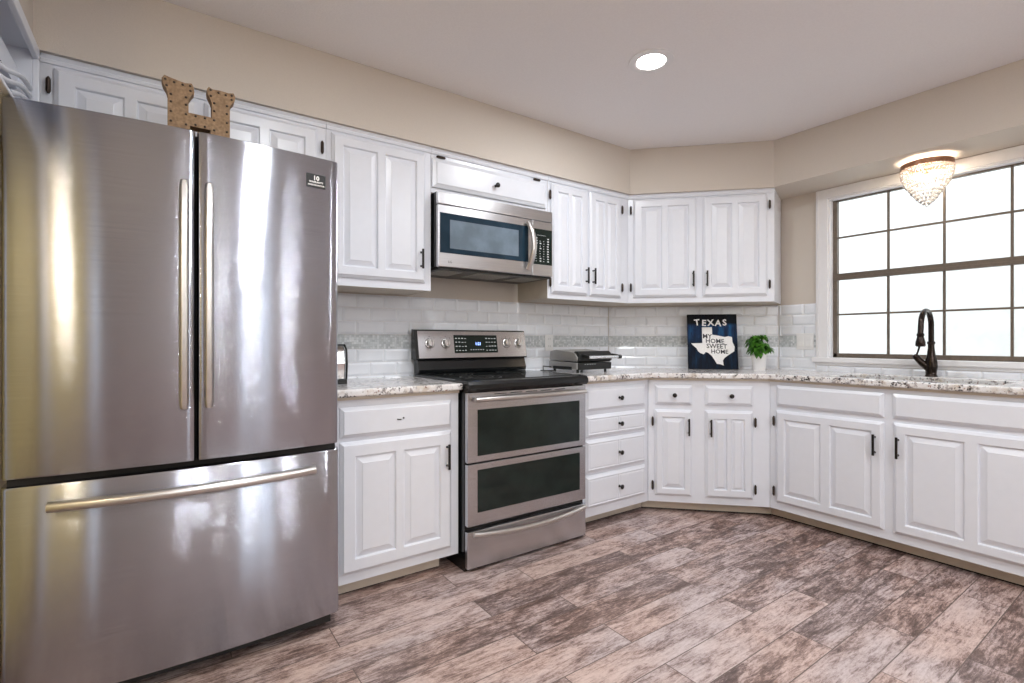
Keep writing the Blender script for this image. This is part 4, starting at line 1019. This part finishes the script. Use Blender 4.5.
mb = MB().use(M['globe']); mb.lathe([(0.001, -0.16), (0.03, -0.155), (0.035, -0.14), (0.035, 0.14), (0.03, 0.155), (0.001, 0.16)], (0.075, 0, 0), 20); mb.obj('glass_shade', parent=t, smooth=50)
point_lamp('lamp', (0.075, 0, 0), 22.0, (1.0, 0.84, 0.58), 0.04, t)

t = thing('crystal_ceiling_light', 'lit crystal bead ceiling light with a bronze ring above the window', 'ceiling light', (3.655, -1.825, SB))
mb = MB().use(M['ringbronze']); mb.lathe([(0.045, 0.0), (0.045, -0.012), (0.012, -0.018), (0.010, -0.034), (0.001, -0.034)], (0, 0, 0), 24); mb.obj('canopy', parent=t, smooth=40)
mb = MB().use(M['ringbronze']); n = 48
mb.loft([[(r_ * math.cos(2 * PI * i / n), r_ * math.sin(2 * PI * i / n), z) for i in range(n)] for r_, z in ((0.117, -0.020), (0.123, -0.022), (0.123, -0.050), (0.117, -0.052), (0.117, -0.020))], cap=False)
for q in range(4):
    a = q * PI / 2 + 0.5; mb.tube([(0.01 * math.cos(a), 0.01 * math.sin(a), -0.030), (0.119 * math.cos(a), 0.119 * math.sin(a), -0.034)], 0.003, 6)
mb.obj('ring', parent=t, smooth=40)
mb = MB().use(M['crystal'])
tiers = [(0.119, -0.058, 40), (0.119, -0.078, 40), (0.116, -0.098, 38), (0.108, -0.116, 36), (0.104, -0.135, 34), (0.094, -0.153, 30), (0.080, -0.171, 26), (0.072, -0.190, 24), (0.056, -0.207, 18), (0.046, -0.225, 14), (0.032, -0.241, 10), (0.016, -0.256, 6), (0.0, -0.270, 1)]
for ti, (r_, z, cnt) in enumerate(tiers):
    for i in range(cnt):
        a = 2 * PI * (i + (ti % 2) * 0.5) / cnt; mb.ball((r_ * math.cos(a), r_ * math.sin(a), z), 0.0084, 1, 1.2)
o = mb.obj('crystal_beads', parent=t); o['kind'] = 'stuff'
for q in range(3):
    a = q * 2 * PI / 3; MB().use(M['bulb']).ball((0.045 * math.cos(a), 0.045 * math.sin(a), -0.095), 0.018, 2, 1.3).obj('bulb', parent=t, smooth=60)
for q in range(3):
    a = q * 2 * PI / 3 + 1.0
    point_lamp('lamp', (0.06 * math.cos(a), 0.06 * math.sin(a), -0.085), CHANDELIER_POWER / 3, WARM, 0.025, t)

# globe pendants added behind the camera for fill light and refrigerator streaks
for (x, y, rg, power, lab) in ((0.64, -4.5, 0.06, 50, 'added small white globe pendant lamp, left one of three for fill light'), (1.11, -4.5, 0.11, 95, 'added large white globe pendant lamp for fill light, between two small ones'), (1.83, -4.5, 0.06, 50, 'added small white globe pendant lamp, right one of three for fill light')):
    t = thing('added_pendant', lab, 'added pendant lamp', (x, y, CEIL))
    mb = MB().use(M['bronze']); mb.lathe([(0.06, 0), (0.06, -0.015), (0.005, -0.03), (0.005, -0.55), (0.03, -0.56), (0.03, -0.60)], (0, 0, 0), 20); mb.obj('cord', parent=t, smooth=40)
    mb = MB().use(M['globe']); mb.ball((0, 0, -0.58 - rg), rg, 3); mb.obj('globe', parent=t, smooth=60)
    point_lamp('lamp', (0, 0, -0.58 - rg), power, (0.90, 0.94, 1.0), rg + 0.004, t)

# groups of repeats
for o in list(bpy.data.objects):
    n = o.name.split('.')[0]
    if o.parent: continue
    if n in ('base_cabinet', 'sink_base_cabinet'): o['group'] = BASE_GROUP
    elif n == 'wall_cabinet': o['group'] = WALL_GROUP
    elif n == 'recessed_light': o['group'] = 'recessed ceiling lights'
    elif n == 'added_pendant': o['group'] = 'added globe pendants for fill light'
    elif n == 'countertop': o['group'] = 'granite countertops'
